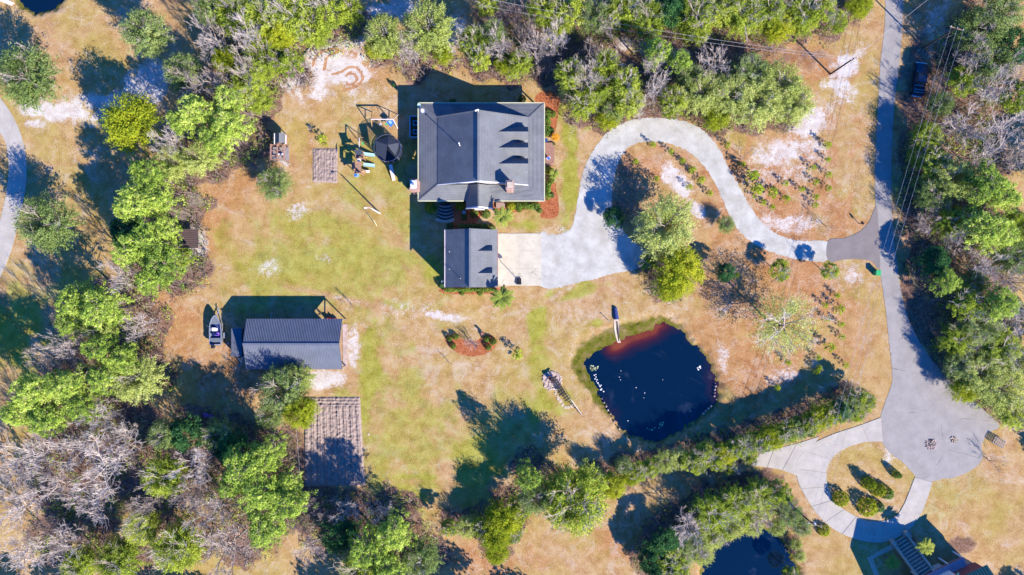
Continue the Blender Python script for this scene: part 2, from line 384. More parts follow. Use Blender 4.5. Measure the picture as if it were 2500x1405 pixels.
# ------------------------------------------------------------------ trees of the place: (map x, map y, crown radius, height, kind)
# kinds: P pine, D leafy bright, O oak, B bare, Y soft olive, W yellow-green, G dark, X brush
TREES0 = [
(345,75,60,11,'O'),(55,178,80,12,'O'),(310,295,72,11,'W'),(97,545,70,11,'O'),
(440,172,42,10,'O'),(520,95,46,12,'B'),(605,88,48,13,'B'),(565,30,42,10,'D'),(635,50,52,11,'D'),(715,30,52,11,'D'),(795,28,48,11,'D'),
(640,135,46,10,'D'),(702,150,34,9,'D'),(500,18,34,9,'O'),(470,212,42,10,'O'),(535,205,46,12,'B'),(560,248,40,13,'P'),(482,275,46,14,'P'),
(600,195,40,10,'D'),(560,310,46,13,'P'),(445,300,34,13,'P'),(530,342,42,13,'P'),(625,240,30,7,'D'),(598,165,34,11,'B'),(418,352,38,11,'B'),(480,385,36,10,'Y'),
(545,140,30,9,'W'),(670,85,34,10,'W'),(760,70,34,9,'D'),(850,20,30,8,'D'),
(365,430,46,13,'P'),(415,395,36,10,'Y'),(330,500,50,14,'P'),(388,488,40,13,'P'),(300,560,42,13,'G'),(365,590,56,14,'P'),(405,560,34,12,'P'),(320,612,46,14,'P'),
(400,650,50,13,'P'),(450,630,24,6,'D'),(370,685,34,13,'P'),(480,488,18,6,'B'),(295,668,44,11,'B'),(440,520,22,6,'X'),(665,447,44,6,'O'),
(190,738,46,13,'P'),(255,750,52,14,'P'),(172,790,34,12,'P'),(160,842,42,12,'B'),(112,885,42,12,'B'),(250,852,42,13,'P'),(240,800,36,12,'Y'),(305,880,40,12,'P'),
(325,930,48,12,'Y'),(255,925,38,13,'P'),(90,955,54,15,'P'),(50,1005,42,14,'P'),(165,945,46,14,'P'),(120,1020,46,14,'P'),(205,995,36,13,'P'),(240,1018,46,12,'B'),(338,790,38,8,'B'),
(80,1112,56,13,'B'),(25,1160,48,12,'B'),(180,1100,48,12,'B'),(255,1135,72,14,'B'),(225,1225,58,13,'B'),(55,1235,56,12,'B'),(135,1190,46,12,'B'),(300,1062,36,10,'B'),(475,1140,50,12,'B'),
(520,1250,54,12,'B'),(460,1205,38,11,'B'),(555,1335,74,13,'B'),(55,1350,56,12,'B'),(150,1330,52,12,'B'),(350,1240,38,11,'B'),
(390,1170,44,11,'D'),(335,1292,40,9,'D'),(420,1345,54,10,'D'),(280,1375,50,9,'D'),(400,1062,38,10,'O'),(448,1062,42,11,'G'),(530,1065,38,9,'O'),(185,1385,40,9,'D'),(105,1290,30,8,'X'),
(600,1135,56,15,'P'),(655,1110,40,13,'P'),(640,1198,56,15,'P'),(700,1225,50,14,'P'),(650,1285,50,14,'P'),(560,1100,42,12,'G'),(705,1180,32,12,'P'),(570,1180,38,13,'P'),
(800,1285,34,6,'X'),(850,1245,36,7,'B'),(820,1310,44,7,'G'),(900,1340,54,13,'P'),(960,1300,46,13,'P'),(880,1395,50,12,'D'),(1025,1372,48,9,'O'),(930,1250,34,7,'B'),(755,1345,40,9,'B'),(760,1245,32,5,'X'),(950,1385,44,11,'P'),(730,1290,34,6,'X'),
(685,955,62,9,'O'),(728,1010,44,9,'W'),(660,1010,40,8,'O'),(725,925,36,7,'Y'),
(1100,1290,26,5,'D'),(1232,1270,46,7,'W'),(1212,1312,38,6,'W'),(1215,1352,32,5,'W'),(1408,1232,86,14,'D'),(1310,1222,40,9,'O'),(1290,1165,34,12,'P'),(1500,1190,36,5,'W'),(1560,1155,32,4,'D'),(1625,1128,32,4,'Y'),(1525,1140,28,4,'O'),(1180,1290,30,5,'D'),(1270,1240,34,6,'D'),
(1700,1128,40,5,'D'),(1725,1108,36,5,'D'),(1768,1112,38,5,'W'),(1808,1092,38,5,'D'),(1848,1082,38,5,'D'),(1888,1070,38,5,'W'),(1928,1055,38,5,'D'),(1968,1040,38,5,'D'),(2005,1024,38,5,'W'),(2042,1010,38,5,'D'),(2078,992,38,5.2,'O'),(2118,985,32,5,'D'),(1660,1122,30,4,'Y'),(1590,1142,30,4,'D'),(1545,1165,30,4,'W'),(1480,1175,30,4,'D'),(1455,1160,26,4,'O'),(1350,1190,34,5,'D'),(1250,1300,30,5,'D'),(1140,1290,26,4,'Y'),(1710,1118,34,5,'D'),(1750,1128,34,5,'D'),(1790,1098,34,5,'D'),(1825,1085,32,5,'O'),(1865,1082,34,5,'D'),(1905,1062,34,5,'D'),(1948,1050,34,5,'O'),(1985,1032,32,5,'D'),(2022,1020,32,5,'D'),(2060,1000,34,5.5,'G'),(2100,975,36,5.5,'D'),(2095,1010,28,4.5,'D'),(1780,1140,26,4,'D'),(1830,1120,24,4,'D'),(1730,1090,22,4,'O'),
(1622,1330,44,6,'G'),(1680,1288,44,7,'D'),(1740,1255,42,7,'D'),(1800,1232,38,7,'D'),(1858,1215,38,7,'D'),(1905,1208,34,7,'D'),(1930,1258,32,6,'O'),(1640,1385,44,6,'D'),(1590,1375,30,6,'G'),(1700,1345,28,4,'B'),(1850,1262,34,5,'B'),(1785,1285,36,5,'Y'),(1735,1312,34,5,'Y'),(1900,1290,20,4,'Y'),(1962,1290,26,5,'O'),(1930,1402,24,4,'D'),(1690,1322,32,5,'O'),(1760,1300,34,5,'D'),(1820,1268,34,5,'D'),(1870,1240,32,5,'Y'),(1715,1355,28,4,'Y'),(1660,1360,38,5,'O'),(1945,1330,16,2.5,'Y'),(1955,1360,14,2.5,'Y'),(1605,1400,34,6,'G'),(1650,1405,40,6,'D'),(1840,1285,26,4,'Y'),
(1628,552,76,9,'Y'),(1660,660,56,8,'W'),(1582,640,24,4,'D'),(1774,665,27,5,'G'),(1907,660,30,4,'D'),(2028,663,26,4,'D'),(1774,548,22,3,'O'),(1918,795,76,9,'T'),(1640,700,34,7,'W'),(1500,530,30,4,'G'),
(935,80,40,10,'Y'),(1042,62,54,11,'Y'),(915,112,26,6,'W'),(1003,125,38,9,'B'),(1080,128,28,5,'W'),(1158,95,34,9,'D'),(1172,145,28,8,'D'),(1215,115,40,10,'B'),(1232,150,30,5,'W'),(1205,75,28,9,'O'),(940,115,24,6,'D'),
(1310,115,44,11,'B'),(1355,95,36,10,'B'),(1280,70,34,9,'X'),(1330,155,32,5,'X'),(1270,145,26,8,'D'),(1250,180,20,4,'D'),
(1395,175,34,9,'D'),(1430,190,38,10,'B'),(1480,150,34,9,'D'),(1465,210,34,8,'D'),(1530,200,40,9,'D'),(1540,245,34,8,'D'),(1598,150,34,11,'B'),(1605,128,34,11,'P'),(1660,150,28,11,'P'),(1600,215,36,9,'B'),(1425,250,34,7,'D'),(1500,265,34,5,'O'),(1560,262,30,6,'B'),(1650,240,34,8,'D'),(1740,155,46,9,'O'),(1720,222,44,8,'Y'),(1790,230,44,8,'Y'),(1835,172,44,8,'O'),(1855,245,56,8,'Y'),(1905,205,52,8,'Y'),(1940,248,46,7,'Y'),(1752,282,36,5,'W'),(1640,262,28,6,'D'),(1390,215,28,5,'O'),(1485,290,30,4,'W'),(1690,185,30,8,'O'),(1440,130,26,8,'B'),
(1330,12,40,8,'D'),(1400,18,40,9,'D'),(1452,35,36,9,'O'),(1520,22,42,9,'D'),(1585,40,42,9,'D'),(1640,18,42,9,'G'),(1700,32,44,9,'D'),(1705,60,34,8,'D'),(1765,12,42,9,'D'),(1822,32,44,9,'D'),(1880,20,40,9,'D'),(1902,62,38,7,'W'),(1962,32,44,7,'D'),(2042,52,34,5,'D'),(2005,18,38,7,'D'),(2100,8,34,4,'W'),(1480,62,30,8,'O'),(1260,20,40,7,'X'),(1210,35,34,5,'X'),(1370,55,28,7,'D'),(1190,10,30,6,'D'),
(2405,72,58,12,'O'),(2455,28,52,12,'O'),(2485,108,46,12,'G'),(2372,128,42,11,'O'),(2425,150,48,11,'O'),(2352,198,36,9,'D'),(2425,210,48,12,'B'),(2490,228,44,11,'D'),(2302,252,34,8,'O'),(2352,312,52,12,'B'),(2452,312,54,12,'B'),(2272,332,34,9,'D'),(2292,402,38,10,'D'),
(2402,378,44,11,'O'),(2482,382,44,11,'O'),(2335,438,48,12,'Y'),(2402,452,54,14,'P'),(2445,478,42,13,'P'),(2285,472,40,10,'O'),(2275,505,30,8,'B'),(2335,540,40,10,'D'),(2402,560,50,14,'P'),(2442,572,42,13,'P'),(2262,545,30,8,'B'),(2490,560,44,11,'D'),(2480,622,44,11,'O'),
(2402,645,42,11,'B'),(2470,690,44,11,'B'),(2312,690,32,10,'P'),(2292,640,38,9,'G'),(2362,740,42,11,'D'),(2442,742,42,13,'P'),(2482,782,42,11,'O'),(2402,800,46,10,'O'),(2350,832,40,9,'D'),(2452,852,44,10,'D'),(2490,885,44,10,'Y'),(2342,892,38,8,'O'),(2402,915,50,9,'Y'),(2452,952,54,9,'Y'),(2482,1012,40,8,'D'),(2360,955,36,7,'W'),(2385,690,34,9,'O'),(2330,590,34,9,'O'),(2250,380,26,7,'D'),(2300,200,28,6,'X'),(2470,170,40,11,'O'),
]
TREES = [(x, y, (r * .88 if 1450 < x < 2130 and 960 < y < 1200 else r), (h * .7 if x > 2240 and y < 1060 else (h * .86 if h > 11.5 else h)), ('F' if (k == 'D' and (x * 7 + y * 3) % 5 < 2 and h > 6) or (x, y) == (1408, 1232) else ('B' if k in 'DO' and h > 6 and (x, y) not in ((345,75),(55,178),(97,545)) and (x * 5 + y) % (4 if x > 2240 else 7) == 0 else k))) for (x, y, r, h, k) in TREES0]
LAWN = {(345,75),(55,178),(310,295),(97,545),(665,447),(1628,552),(1774,665),(1907,660),(2028,663),(1774,548),(1918,795),(685,955),(728,1010),(660,1010),(725,925),(1408,1232)}

# ------------------------------------------------------------------ ground
def E(X, Y, e, warp):
    cx, cy, rx, ry, rot, v = e
    a = math.radians(rot); dx = X - cx; dy = Y - cy
    u = (dx * math.cos(a) + dy * math.sin(a)) / rx; q = (-dx * math.sin(a) + dy * math.cos(a)) / ry
    d = np.sqrt(u * u + q * q) + warp
    return v * np.clip((1.5 - d) / 1.05, 0, 1)
SAND = [(800,160,100,58,-35,1.0),(790,195,80,40,0,.85),(862,118,48,30,-35,.75),(900,235,70,42,0,.45),(725,190,44,50,0,.8),(835,175,60,50,0,1.3),(770,230,40,20,-20,.9),(150,275,112,26,8,1.1),(370,205,62,48,-20,1.1),(255,250,85,28,0,1),(90,302,30,14,0,.9),
 (725,510,42,22,-30,.75),(655,655,40,22,0,.6),(800,630,40,15,0,.45),(1070,770,64,14,10,.9),(985,755,90,26,0,.5),(1150,790,90,20,0,.4),(790,925,62,26,0,1.05),(862,850,18,58,0,.8),(480,590,30,42,0,1.1),
 (1390,610,70,66,0,.8),(1920,370,90,38,-10,.95),(1980,300,60,38,-40,1.0),(2068,165,32,72,35,1.05),(1900,430,120,38,0,.55),(1930,545,90,28,0,.72),(1648,440,58,26,45,1.0),(1700,510,36,18,45,.9),
 (2060,225,36,46,0,.7),(1770,750,34,30,0,.4),(1765,870,18,42,0,.7),(1990,882,26,20,0,.6),(2080,670,22,34,0,.7),(1910,920,36,26,0,.7),(1010,100,46,30,-30,.9),(1112,85,40,56,0,1.0),(960,22,70,26,0,1.0),
 (1560,115,70,18,10,.8),(1660,130,34,16,10,.8),(1215,22,30,16,0,.7),(2290,60,36,90,10,.75),(618,262,12,40,25,.7),(1400,840,16,60,0,.35),(1230,850,70,30,0,.35),(560,800,20,70,0,.4),(830,720,60,10,0,.3),(480,700,40,30,0,.35),(640,210,18,20,0,.6),(2460,1030,40,20,10,.7),(2170,1120,20,30,0,.7),(1400,330,12,60,0,.35),(1790,455,20,60,-30,.4),(1310,1060,24,18,0,.5),(1480,1050,14,30,-40,.5)]
GREEN = [(800,650,300,150,0,.62),(960,1060,170,190,0,.6),(1200,1080,160,120,0,.5),(920,430,110,150,0,.55),(1420,280,60,40,0,.8),(880,480,60,70,0,.55),(870,590,70,80,0,.5),(850,760,80,50,0,.5),(905,900,34,120,0,.85),(930,990,55,90,0,.65),(700,590,120,55,0,.5),(620,640,100,40,0,.5),(560,690,60,40,0,.45),(1395,400,22,170,0,1.05),(1385,540,30,30,0,.8),(1290,548,66,26,0,.95),
 (1440,310,40,18,-40,.8),(1180,1130,90,60,0,.75),(1000,1200,90,60,0,.7),(1080,1110,150,70,0,.4),(1325,970,50,60,0,.75),(1310,800,22,60,10,1.0),(1430,705,100,16,-12,.7),(1662,712,30,10,0,.9),(2330,1220,140,70,0,.35),(2080,1130,80,50,0,.3),(1455,790,18,10,0,.8),
 (30,820,90,90,0,.8),(200,700,100,60,0,.5),(60,730,60,60,0,.6),(1000,560,40,60,0,.6),(1560,345,60,12,0,.5),(1050,660,40,50,0,.8),(1180,1215,160,30,0,.6),(960,700,60,50,0,.3),(1250,590,60,14,0,.6),(1310,920,26,60,0,.6),(1000,1165,60,12,0,.9),(1060,690,30,20,0,.6),(760,560,60,60,0,.3),(2240,1380,60,20,0,.3)]
WARM = [(470,640,60,70,0,.9),(515,560,40,110,0,.8),(420,800,80,80,0,.9),(570,900,80,60,0,.9),(640,300,26,90,20,.8),(560,480,60,60,0,.9),(600,440,60,40,0,.8),(1900,620,240,330,0,.7),(1600,400,90,70,0,.7),(1800,860,160,150,0,.85),(840,100,90,50,-30,.9),(900,180,60,60,0,.5),
 (1560,1320,120,70,0,.6),(1180,1370,120,40,0,.7),(2120,220,26,200,0,.3),(760,350,20,120,0,.5),(1900,150,220,60,10,.8),(2260,300,60,320,0,.8),(1750,700,80,60,0,.8),(790,100,30,30,0,.9),(2400,1130,60,60,0,.4),(250,450,50,60,0,.4),(60,420,60,40,0,.3),(1150,600,90,30,0,.5)]
MULCH_P = [spline([(1306,250),(1310,232),(1330,222),(1352,224),(1366,240),(1365,262),(1360,300),(1352,330),(1332,330),(1328,270)],3), spline([(1330,440),(1352,440),(1360,470),(1365,500),(1364,525),(1345,535),(1318,530),(1320,508),(1240,522),(1190,512),(1150,560),(1110,560),(1112,500),(1320,492)],3),
 spline([(1086,822),(1102,818),(1128,828),(1160,832),(1180,822),(1200,818),(1214,835),(1200,858),(1165,870),(1130,868),(1105,855),(1090,840)],3), spline([(1078,702),(1215,702),(1210,716),(1150,719),(1082,717)],2)]
TRACKS = [[(812,182),(835,175),(850,165),(868,165),(882,178),(885,195),(872,210),(850,218),(838,222)],[(845,186),(855,178),(868,185),(870,198),(858,207),(845,203)],[(765,160),(770,140),(790,125),(825,118)],[(792,172),(795,148),(805,135),(830,125)]]
PALE = [[(1440,1030),(1412,970),(1396,900),(1400,830),(1440,770),(1500,742),(1600,735),(1690,760)],[(1400,695),(1330,740),(1200,775),(1000,765),(880,740),(700,700)],[(817,250),(815,420)],[(735,250),(760,330),(755,460)],[(2050,480),(2110,400),(2120,250)],[(2080,980),(2110,850),(2090,700)]]
BUILD_POND = ((POND1, 1.7), (POND2, 1.2), (POND3, 1.3))

def make_ground():
    st = .36
    xs = np.arange(-97, 97.01, st); ys = np.arange(-56, 56.01, st)
    ex = np.array([-900, -400, -200, -130, -108]); xs = np.concatenate([ex, xs, -ex[::-1]])
    ey = np.array([-900, -400, -200, -110, -70]); ys = np.concatenate([ey, ys, -ey[::-1]])
    WX, WY = np.meshgrid(xs, ys); X = WX / M + 1250; Y = 702.5 - WY / M
    w1 = (fbm(X / 26, Y / 26, 3, 4) - .5) * 1.3
    w2 = (fbm(X / 42 + 9, Y / 42, 30, 5) - .5) * 2.4
    sand = np.zeros(X.shape)
    for e in SAND: sand = np.maximum(sand, E(X, Y, e, w1))
    green = np.zeros(X.shape)
    for e in GREEN: green = np.maximum(green, E(X, Y, e, w2))
    warm = np.zeros(X.shape)
    for e in WARM: warm = np.maximum(warm, E(X, Y, e, w2))
    for tr in TRACKS:
        pass
    for tr in PALE:
        d = seg_dist(X, Y, spline(tr, 4, False)); a = np.clip(1.3 - d / 9 + w1 * .5, 0, 1)
        sand = np.maximum(sand, .38 * a); green *= 1 - .6 * a
    track = np.zeros(X.shape)
    for tr in TRACKS:
        d = seg_dist(X, Y, spline(tr, 5, False)); track = np.maximum(track, np.clip(1.5 - d / 3.2, 0, 1))
    mulch = np.zeros(X.shape)
    for P in MULCH_P:
        d = seg_dist(X, Y, P, True) * M; ins = inside(X, Y, P)
        mulch = np.maximum(mulch, np.clip(.5 + np.where(ins, d, -d) / .35, 0, 1))
    litter = np.zeros(X.shape)
    for (tx, ty, r, h, k) in TREES:
        if (tx, ty) in LAWN: continue
        q = 1 - .075 * h / 12
        cx = 1250 + (tx - 1250) * q; cy = 702 + (ty - 702) * q
        d = np.hypot(X - cx, Y - cy) / (r * 1.15) + w1 * .9
        litter = np.maximum(litter, np.clip((1.3 - d) / .6, 0, 1))
    for e in [(2240,330,50,330,0,.75),(2250,780,40,120,-20,.9),(1330,130,420,60,3,.7),(1700,110,300,50,7,.8),(1760,720,60,70,30,.5),(1530,480,50,90,0,.55),(1650,600,60,90,0,.4),(170,230,60,40,0,.2),(800,1230,130,40,10,.8),(2352,1334,36,24,30,.8)]:
        litter = np.maximum(litter, E(X, Y, e, w1))
    litter = np.clip(litter - np.clip(sand - .55, 0, 1) * 1.1, 0, 1)
    z = np.zeros(X.shape); mud = np.zeros(X.shape)
    jag = (fbm(X / 9, Y / 9, 51, 4) - .5) * 1.5
    for P, wd in BUILD_POND:
        d = seg_dist(X, Y, P, True) * M; s = np.where(inside(X, Y, P), -d, d) + jag
        c = np.mean(np.array(P), 0); ang = np.arctan2(-(Y - c[1]), X - c[0])
        nw = np.clip(np.cos(ang - math.radians(140)), 0, 1) ** 1.3 if P is POND1 else 0 * X
        wdt = wd + 3.4 * nw
        t = np.clip(s / wdt, 0, 1); zz = WATER_Z * (1 - t * t * (3 - 2 * t)) - .05 * (1 - t)
        zz = np.where(s < 0, WATER_Z - .05 + np.maximum(s * .5, -1.2), zz); z = np.minimum(z, zz)
        mud = np.maximum(mud, np.clip(1.25 - s / (wdt * .8 + .3), 0, 1) * (.55 + .45 * np.clip(nw * 1.5, 0, 1) if P is POND1 else .7))
    warm = np.clip(warm - green * .4, 0, 1)
    V = np.stack([WX.ravel(), WY.ravel(), z.ravel()], 1)
    ny, nx = X.shape; i = np.arange(ny * nx).reshape(ny, nx)
    F = np.stack([i[:-1, :-1].ravel(), i[:-1, 1:].ravel(), i[1:, 1:].ravel(), i[1:, :-1].ravel()], 1)
    me = tri_mesh('ground', V, F, MAT['ground'])
    for nm, ar in (('sand', sand), ('green', green), ('warm', warm), ('mulch', mulch), ('litter', litter), ('mud', mud), ('track', track)):
        a = me.attributes.new(nm, 'FLOAT', 'POINT'); a.data.foreach_set('value', ar.ravel().astype(np.float32))
    me.polygons.foreach_set('use_smooth', np.ones(len(me.polygons), bool))
    o = obj('ground', me); o['kind'] = 'structure'
    return o
def groundmat():
    m, t, b = newmat('sandy_lawn'); p = pos(t)
    big = noise(t, .06, 5, .62, p, .5); mid = noise(t, .5, 6, .7, p, .3); fine = noise(t, 5.5, 5, .78, p); grain = noise(t, 17, 3, .8, p)
    tex = math_(t, 'SUBTRACT', math_(t, 'ADD', math_(t, 'MULTIPLY', mid, .34), math_(t, 'ADD', math_(t, 'MULTIPLY', fine, .42), math_(t, 'MULTIPLY', grain, .36))), .06)
    tex = math_(t, 'ADD', math_(t, 'MULTIPLY', math_(t, 'SUBTRACT', tex, .5), 1.55), .5)
    straw = ramp(t, tex, [(.35, A(155,112,62)), (.46, A(200,156,98)), (.56, A(220,182,126)), (.68, A(236,210,166))])
    yel = ramp(t, tex, [(.34, A(150,128,50)), (.5, A(198,172,88)), (.68, A(220,200,125))])
    c = mix(t, math_(t, 'MULTIPLY', smooth(t, big, .42, .62), .7), straw, yel)
    pink = ramp(t, tex, [(.34, A(165,112,76)), (.5, A(212,166,120)), (.68, A(234,204,166))])
    c = mix(t, math_(t, 'MULTIPLY', smooth(t, noise(t, .11, 5, .6, p, .8), .47, .62), .6), c, pink)
    def layer(name, lo=.35, hi=.75, k=.9, nz=None, amp=1.0):
        a = attr(t, name).outputs['Fac']; nz = nz or mid
        f = math_(t, 'ADD', a, math_(t, 'MULTIPLY', math_(t, 'SUBTRACT', nz, .5), k))
        f = math_(t, 'MULTIPLY', smooth(t, f, lo, hi), math_(t, 'MINIMUM', math_(t, 'MULTIPLY', a, 4.0), 1.0))
        return math_(t, 'MULTIPLY', f, amp)
    warm = ramp(t, tex, [(.36, A(140,84,50)), (.47, A(198,136,86)), (.57, A(220,166,116)), (.68, A(236,204,166))])
    c = mix(t, layer('warm', .22, .7, .9, amp=.92), c, warm)
    scuf = math_(t, 'ADD', math_(t, 'MULTIPLY', noise(t, .22, 6, .72, p, 1.6), .6), math_(t, 'MULTIPLY', noise(t, 2.2, 5, .8, p, 1.0), .4))
    c = mix(t, math_(t, 'MULTIPLY', smooth(t, scuf, .50, .60), .42), c, A(238,220,200))
    c = mix(t, math_(t, 'MULTIPLY', smooth(t, noise(t, .35, 6, .75, p, 1.2), .55, .7), .4), c, A(176,122,78))
    fl = math_(t, 'ADD', math_(t, 'MULTIPLY', noise(t, 1.4, 6, .8, p, 1.4), .5), math_(t, 'MULTIPLY', noise(t, 6.5, 4, .8, p), .5))
    c = mix(t, math_(t, 'MULTIPLY', math_(t, 'MULTIPLY', smooth(t, fl, .505, .585), math_(t, 'ADD', math_(t, 'MULTIPLY', attr(t, 'warm').outputs['Fac'], .6), .15)), .8), c, A(128,82,56))
    c = mix(t, math_(t, 'MULTIPLY', smooth(t, noise(t, .045, 4, .6, p, 1.0), .48, .62), .18), c, A(206,172,96))
    green = ramp(t, tex, [(.34, A(115,118,30)), (.48, A(168,168,52)), (.6, A(196,196,78)), (.72, A(212,208,120))])
    c = mix(t, layer('green', .18, .85, 1.4, nz=scuf, amp=.82), c, green)
    lit = ramp(t, math_(t, 'ADD', math_(t, 'MULTIPLY', tex, .6), math_(t, 'MULTIPLY', noise(t, 2.2, 5, .75, p, .6), .4)), [(.34, A(70,50,42)), (.46, A(128,96,78)), (.55, A(172,134,112)), (.66, A(212,182,162))])
    c = mix(t, layer('litter', .3, .7, .8), c, lit)
    both = math_(t, 'ADD', math_(t, 'MULTIPLY', noise(t, .8, 6, .75, p, 1.0), .5), math_(t, 'ADD', math_(t, 'MULTIPLY', noise(t, 3.2, 6, .8, p, 1.8), .35), math_(t, 'MULTIPLY', fine, .15)))
    sand = ramp(t, tex, [(.38, A(206,186,170)), (.5, A(240,228,218)), (.62, A(255,252,248))])
    c = mix(t, layer('sand', .40, 1.0, 4.2, nz=both, amp=.95), c, sand)
    c = mix(t, math_(t, 'MULTIPLY', smooth(t, math_(t, 'ADD', attr(t, 'track').outputs['Fac'], math_(t, 'MULTIPLY', math_(t, 'SUBTRACT', fine, .5), .6)), .35, .6), .9), c, warm)
    mud = ramp(t, math_(t, 'ADD', math_(t, 'MULTIPLY', tex, .5), math_(t, 'MULTIPLY', mid, .5)), [(.38, A(60,54,24)), (.48, A(116,120,28)), (.55, A(132,116,62)), (.64, A(165,142,100))])
    c = mix(t, layer('mud', .35, .6, .7), c, mud)
    mul = ramp(t, math_(t, 'ADD', math_(t, 'MULTIPLY', fine, .5), math_(t, 'MULTIPLY', noise(t, 1.6, 5, .75, p, 1.5), .5)), [(.36, A(105,52,30)), (.46, A(176,98,60)), (.55, A(212,132,88)), (.66, A(235,172,128))])
    c = mix(t, layer('mulch', .3, .75, .8), c, mul)
    t.links.new(c, b.inputs['Base Color']); b.inputs['Roughness'].default_value = 1.0; b.inputs['Specular IOR Level'].default_value = .1
    bump(t, b, math_(t, 'ADD', fine, math_(t, 'MULTIPLY', mid, .6)), .55, .16)
    return m
MAT['ground'] = groundmat()
make_ground()

def watermat(name, deep=(.0012, .007, .018)):
    m, t, b = newmat(name); p = pos(t)
    s = attr(t, 'shallow').outputs['Fac']
    f = math_(t, 'ADD', s, math_(t, 'MULTIPLY', math_(t, 'SUBTRACT', noise(t, .5, 4, .6, p), .5), .25), clamp=True)
    c = ramp(t, f, [(.08, deep), (.34, (.022, .006, .010)), (.6, (.07, .010, .005)), (.92, (.20, .045, .006))])
    film = smooth(t, noise(t, .14, 5, .62, p, 1.2), .56, .72)
    c = mix(t, math_(t, 'MULTIPLY', film, .14), c, (.09, .11, .16, 1))
    t.links.new(c, b.inputs['Base Color']); b.inputs['Roughness'].default_value = .08
    bump(t, b, noise(t, 1.6, 3, .6, p), .04, .05)
    return m
MAT['water'] = watermat('dark_pond_water')
def make_water(P, nm, shallow):
    pts = np.array(P); x0, y0 = pts.min(0) - 12; x1, y1 = pts.max(0) + 12
    xs = np.arange(x0 - 20, x1 + 24, 3.5); ys = np.arange(y0 - 20, y1 + 24, 3.5); X, Y = np.meshgrid(xs, ys)
    d = seg_dist(X, Y, P, True) * M; ins = inside(X, Y, P); s = np.where(ins, d, 0)
    keep = ins | (d < 1.9)
    f = np.exp(-s / 1.9) * shallow(X, Y)
    V = np.stack([((X - 1250) * M).ravel(), ((702.5 - Y) * M).ravel(), np.full(X.size, WATER_Z)], 1)
    ny, nx = X.shape; i = np.arange(ny * nx).reshape(ny, nx)
    K = keep[:-1, :-1] & keep[1:, 1:] & keep[:-1, 1:] & keep[1:, :-1]
    F = np.stack([i[:-1, :-1][K], i[1:, :-1][K], i[1:, 1:][K], i[:-1, 1:][K]], 1)[:, ::-1]
    me = tri_mesh(nm, V, F, MAT['water'])
    a = me.attributes.new('shallow', 'FLOAT', 'POINT'); a.data.foreach_set('value', f.ravel().astype(np.float32))
    o = obj(nm, me); o['kind'] = 'structure'
g2 = lambda X, Y, cx, cy, r: np.exp(-((X - cx) ** 2 + (Y - cy) ** 2) / (r * r))
make_water(POND1, 'pond_water', lambda X, Y: np.clip(.08 + .65 * g2(X, Y, 1560, 825, 38) + .7 * g2(X, Y, 1505, 850, 34) + .6 * g2(X, Y, 1610, 800, 30) + .22 * g2(X, Y, 1740, 940, 50) + .1 * g2(X, Y, 1490, 1010, 50) - .4 * g2(X, Y, 1450, 890, 30), 0, 1))
make_water(POND2, 'pond_water', lambda X, Y: 0 * X + .06)
make_water(POND3, 'pond_water', lambda X, Y: 0 * X + .06)

# ------------------------------------------------------------------ roads, drives and slabs
def rough_edge(P, amp, seed, step=4.0):
    out = []
    r = random.Random(seed); n = len(P)
    for i in range(n):
        x0, y0 = P[i]; x1, y1 = P[(i + 1) % n]; L = math.hypot(x1 - x0, y1 - y0); k = max(1, int(L / step))
        for j in range(k):
            t = j / k; out.append((x0 + (x1 - x0) * t + r.uniform(-amp, amp), y0 + (y1 - y0) * t + r.uniform(-amp, amp)))
    return out
def sheet(name, P, z, mat, amp=0, seed=1, t=.12, kind='structure', parent=None, step=4.0):
    if amp: P = rough_edge(P, amp, seed, step)
    b = MB(); b.slab([U(x, y) + Vector((0, 0, z)) for x, y in P], t)
    o = build(name, b, mat, parent)
    if kind and parent is None: o['kind'] = kind
    return o
ROAD = spline([(2166,-60),(2160,60),(2150,150),(2142,300),(2136,450),(2140,540),(2146,640),(2160,740),(2172,850),(2178,930),(2160,985),(2150,1020),(2153,1075),(2172,1105),(2205,1130),(2224,1150),(2240,1168),(2270,1176),(2300,1170),(2330,1166),(2372,1148),(2398,1122),(2396,1090),(2412,1058),(2440,1040),(2400,1000),(2360,965),(2310,920),(2262,862),(2222,790),(2200,715),(2190,640),(2180,560),(2176,400),(2184,250),(2198,130),(2206,0),(2208,-60)], 4)
sheet('road', ROAD, .03, MAT['asphalt'], .8, 2)
GRAV = spline([(1318,574),(1345,574),(1385,566),(1402,535),(1412,480),(1424,420),(1452,362),(1490,318),(1540,294),(1600,288),(1665,295),(1715,318),(1752,358),(1778,408),(1806,458),(1840,518),(1885,565),(1945,588),(2022,592),(2022,637),(1950,634),(1878,614),(1822,582),(1784,532),(1752,460),(1720,408),(1680,370),(1630,350),(1580,346),(1542,356),(1518,380),(1500,430),(1494,490),(1510,545),(1545,590),(1590,625),(1560,655),(1500,668),(1430,686),(1318,700)], 4)
sheet('gravel_driveway', GRAV, .02, MAT['gravel'], 1.7, 3, step=3.0)
sheet('driveway_apron', spline([(2022,588),(2060,582),(2095,568),(2120,545),(2134,512),(2142,512),(2148,650),(2130,640),(2108,634),(2060,634),(2022,639)], 3), .04, MAT['newasphalt'], .3, 4)

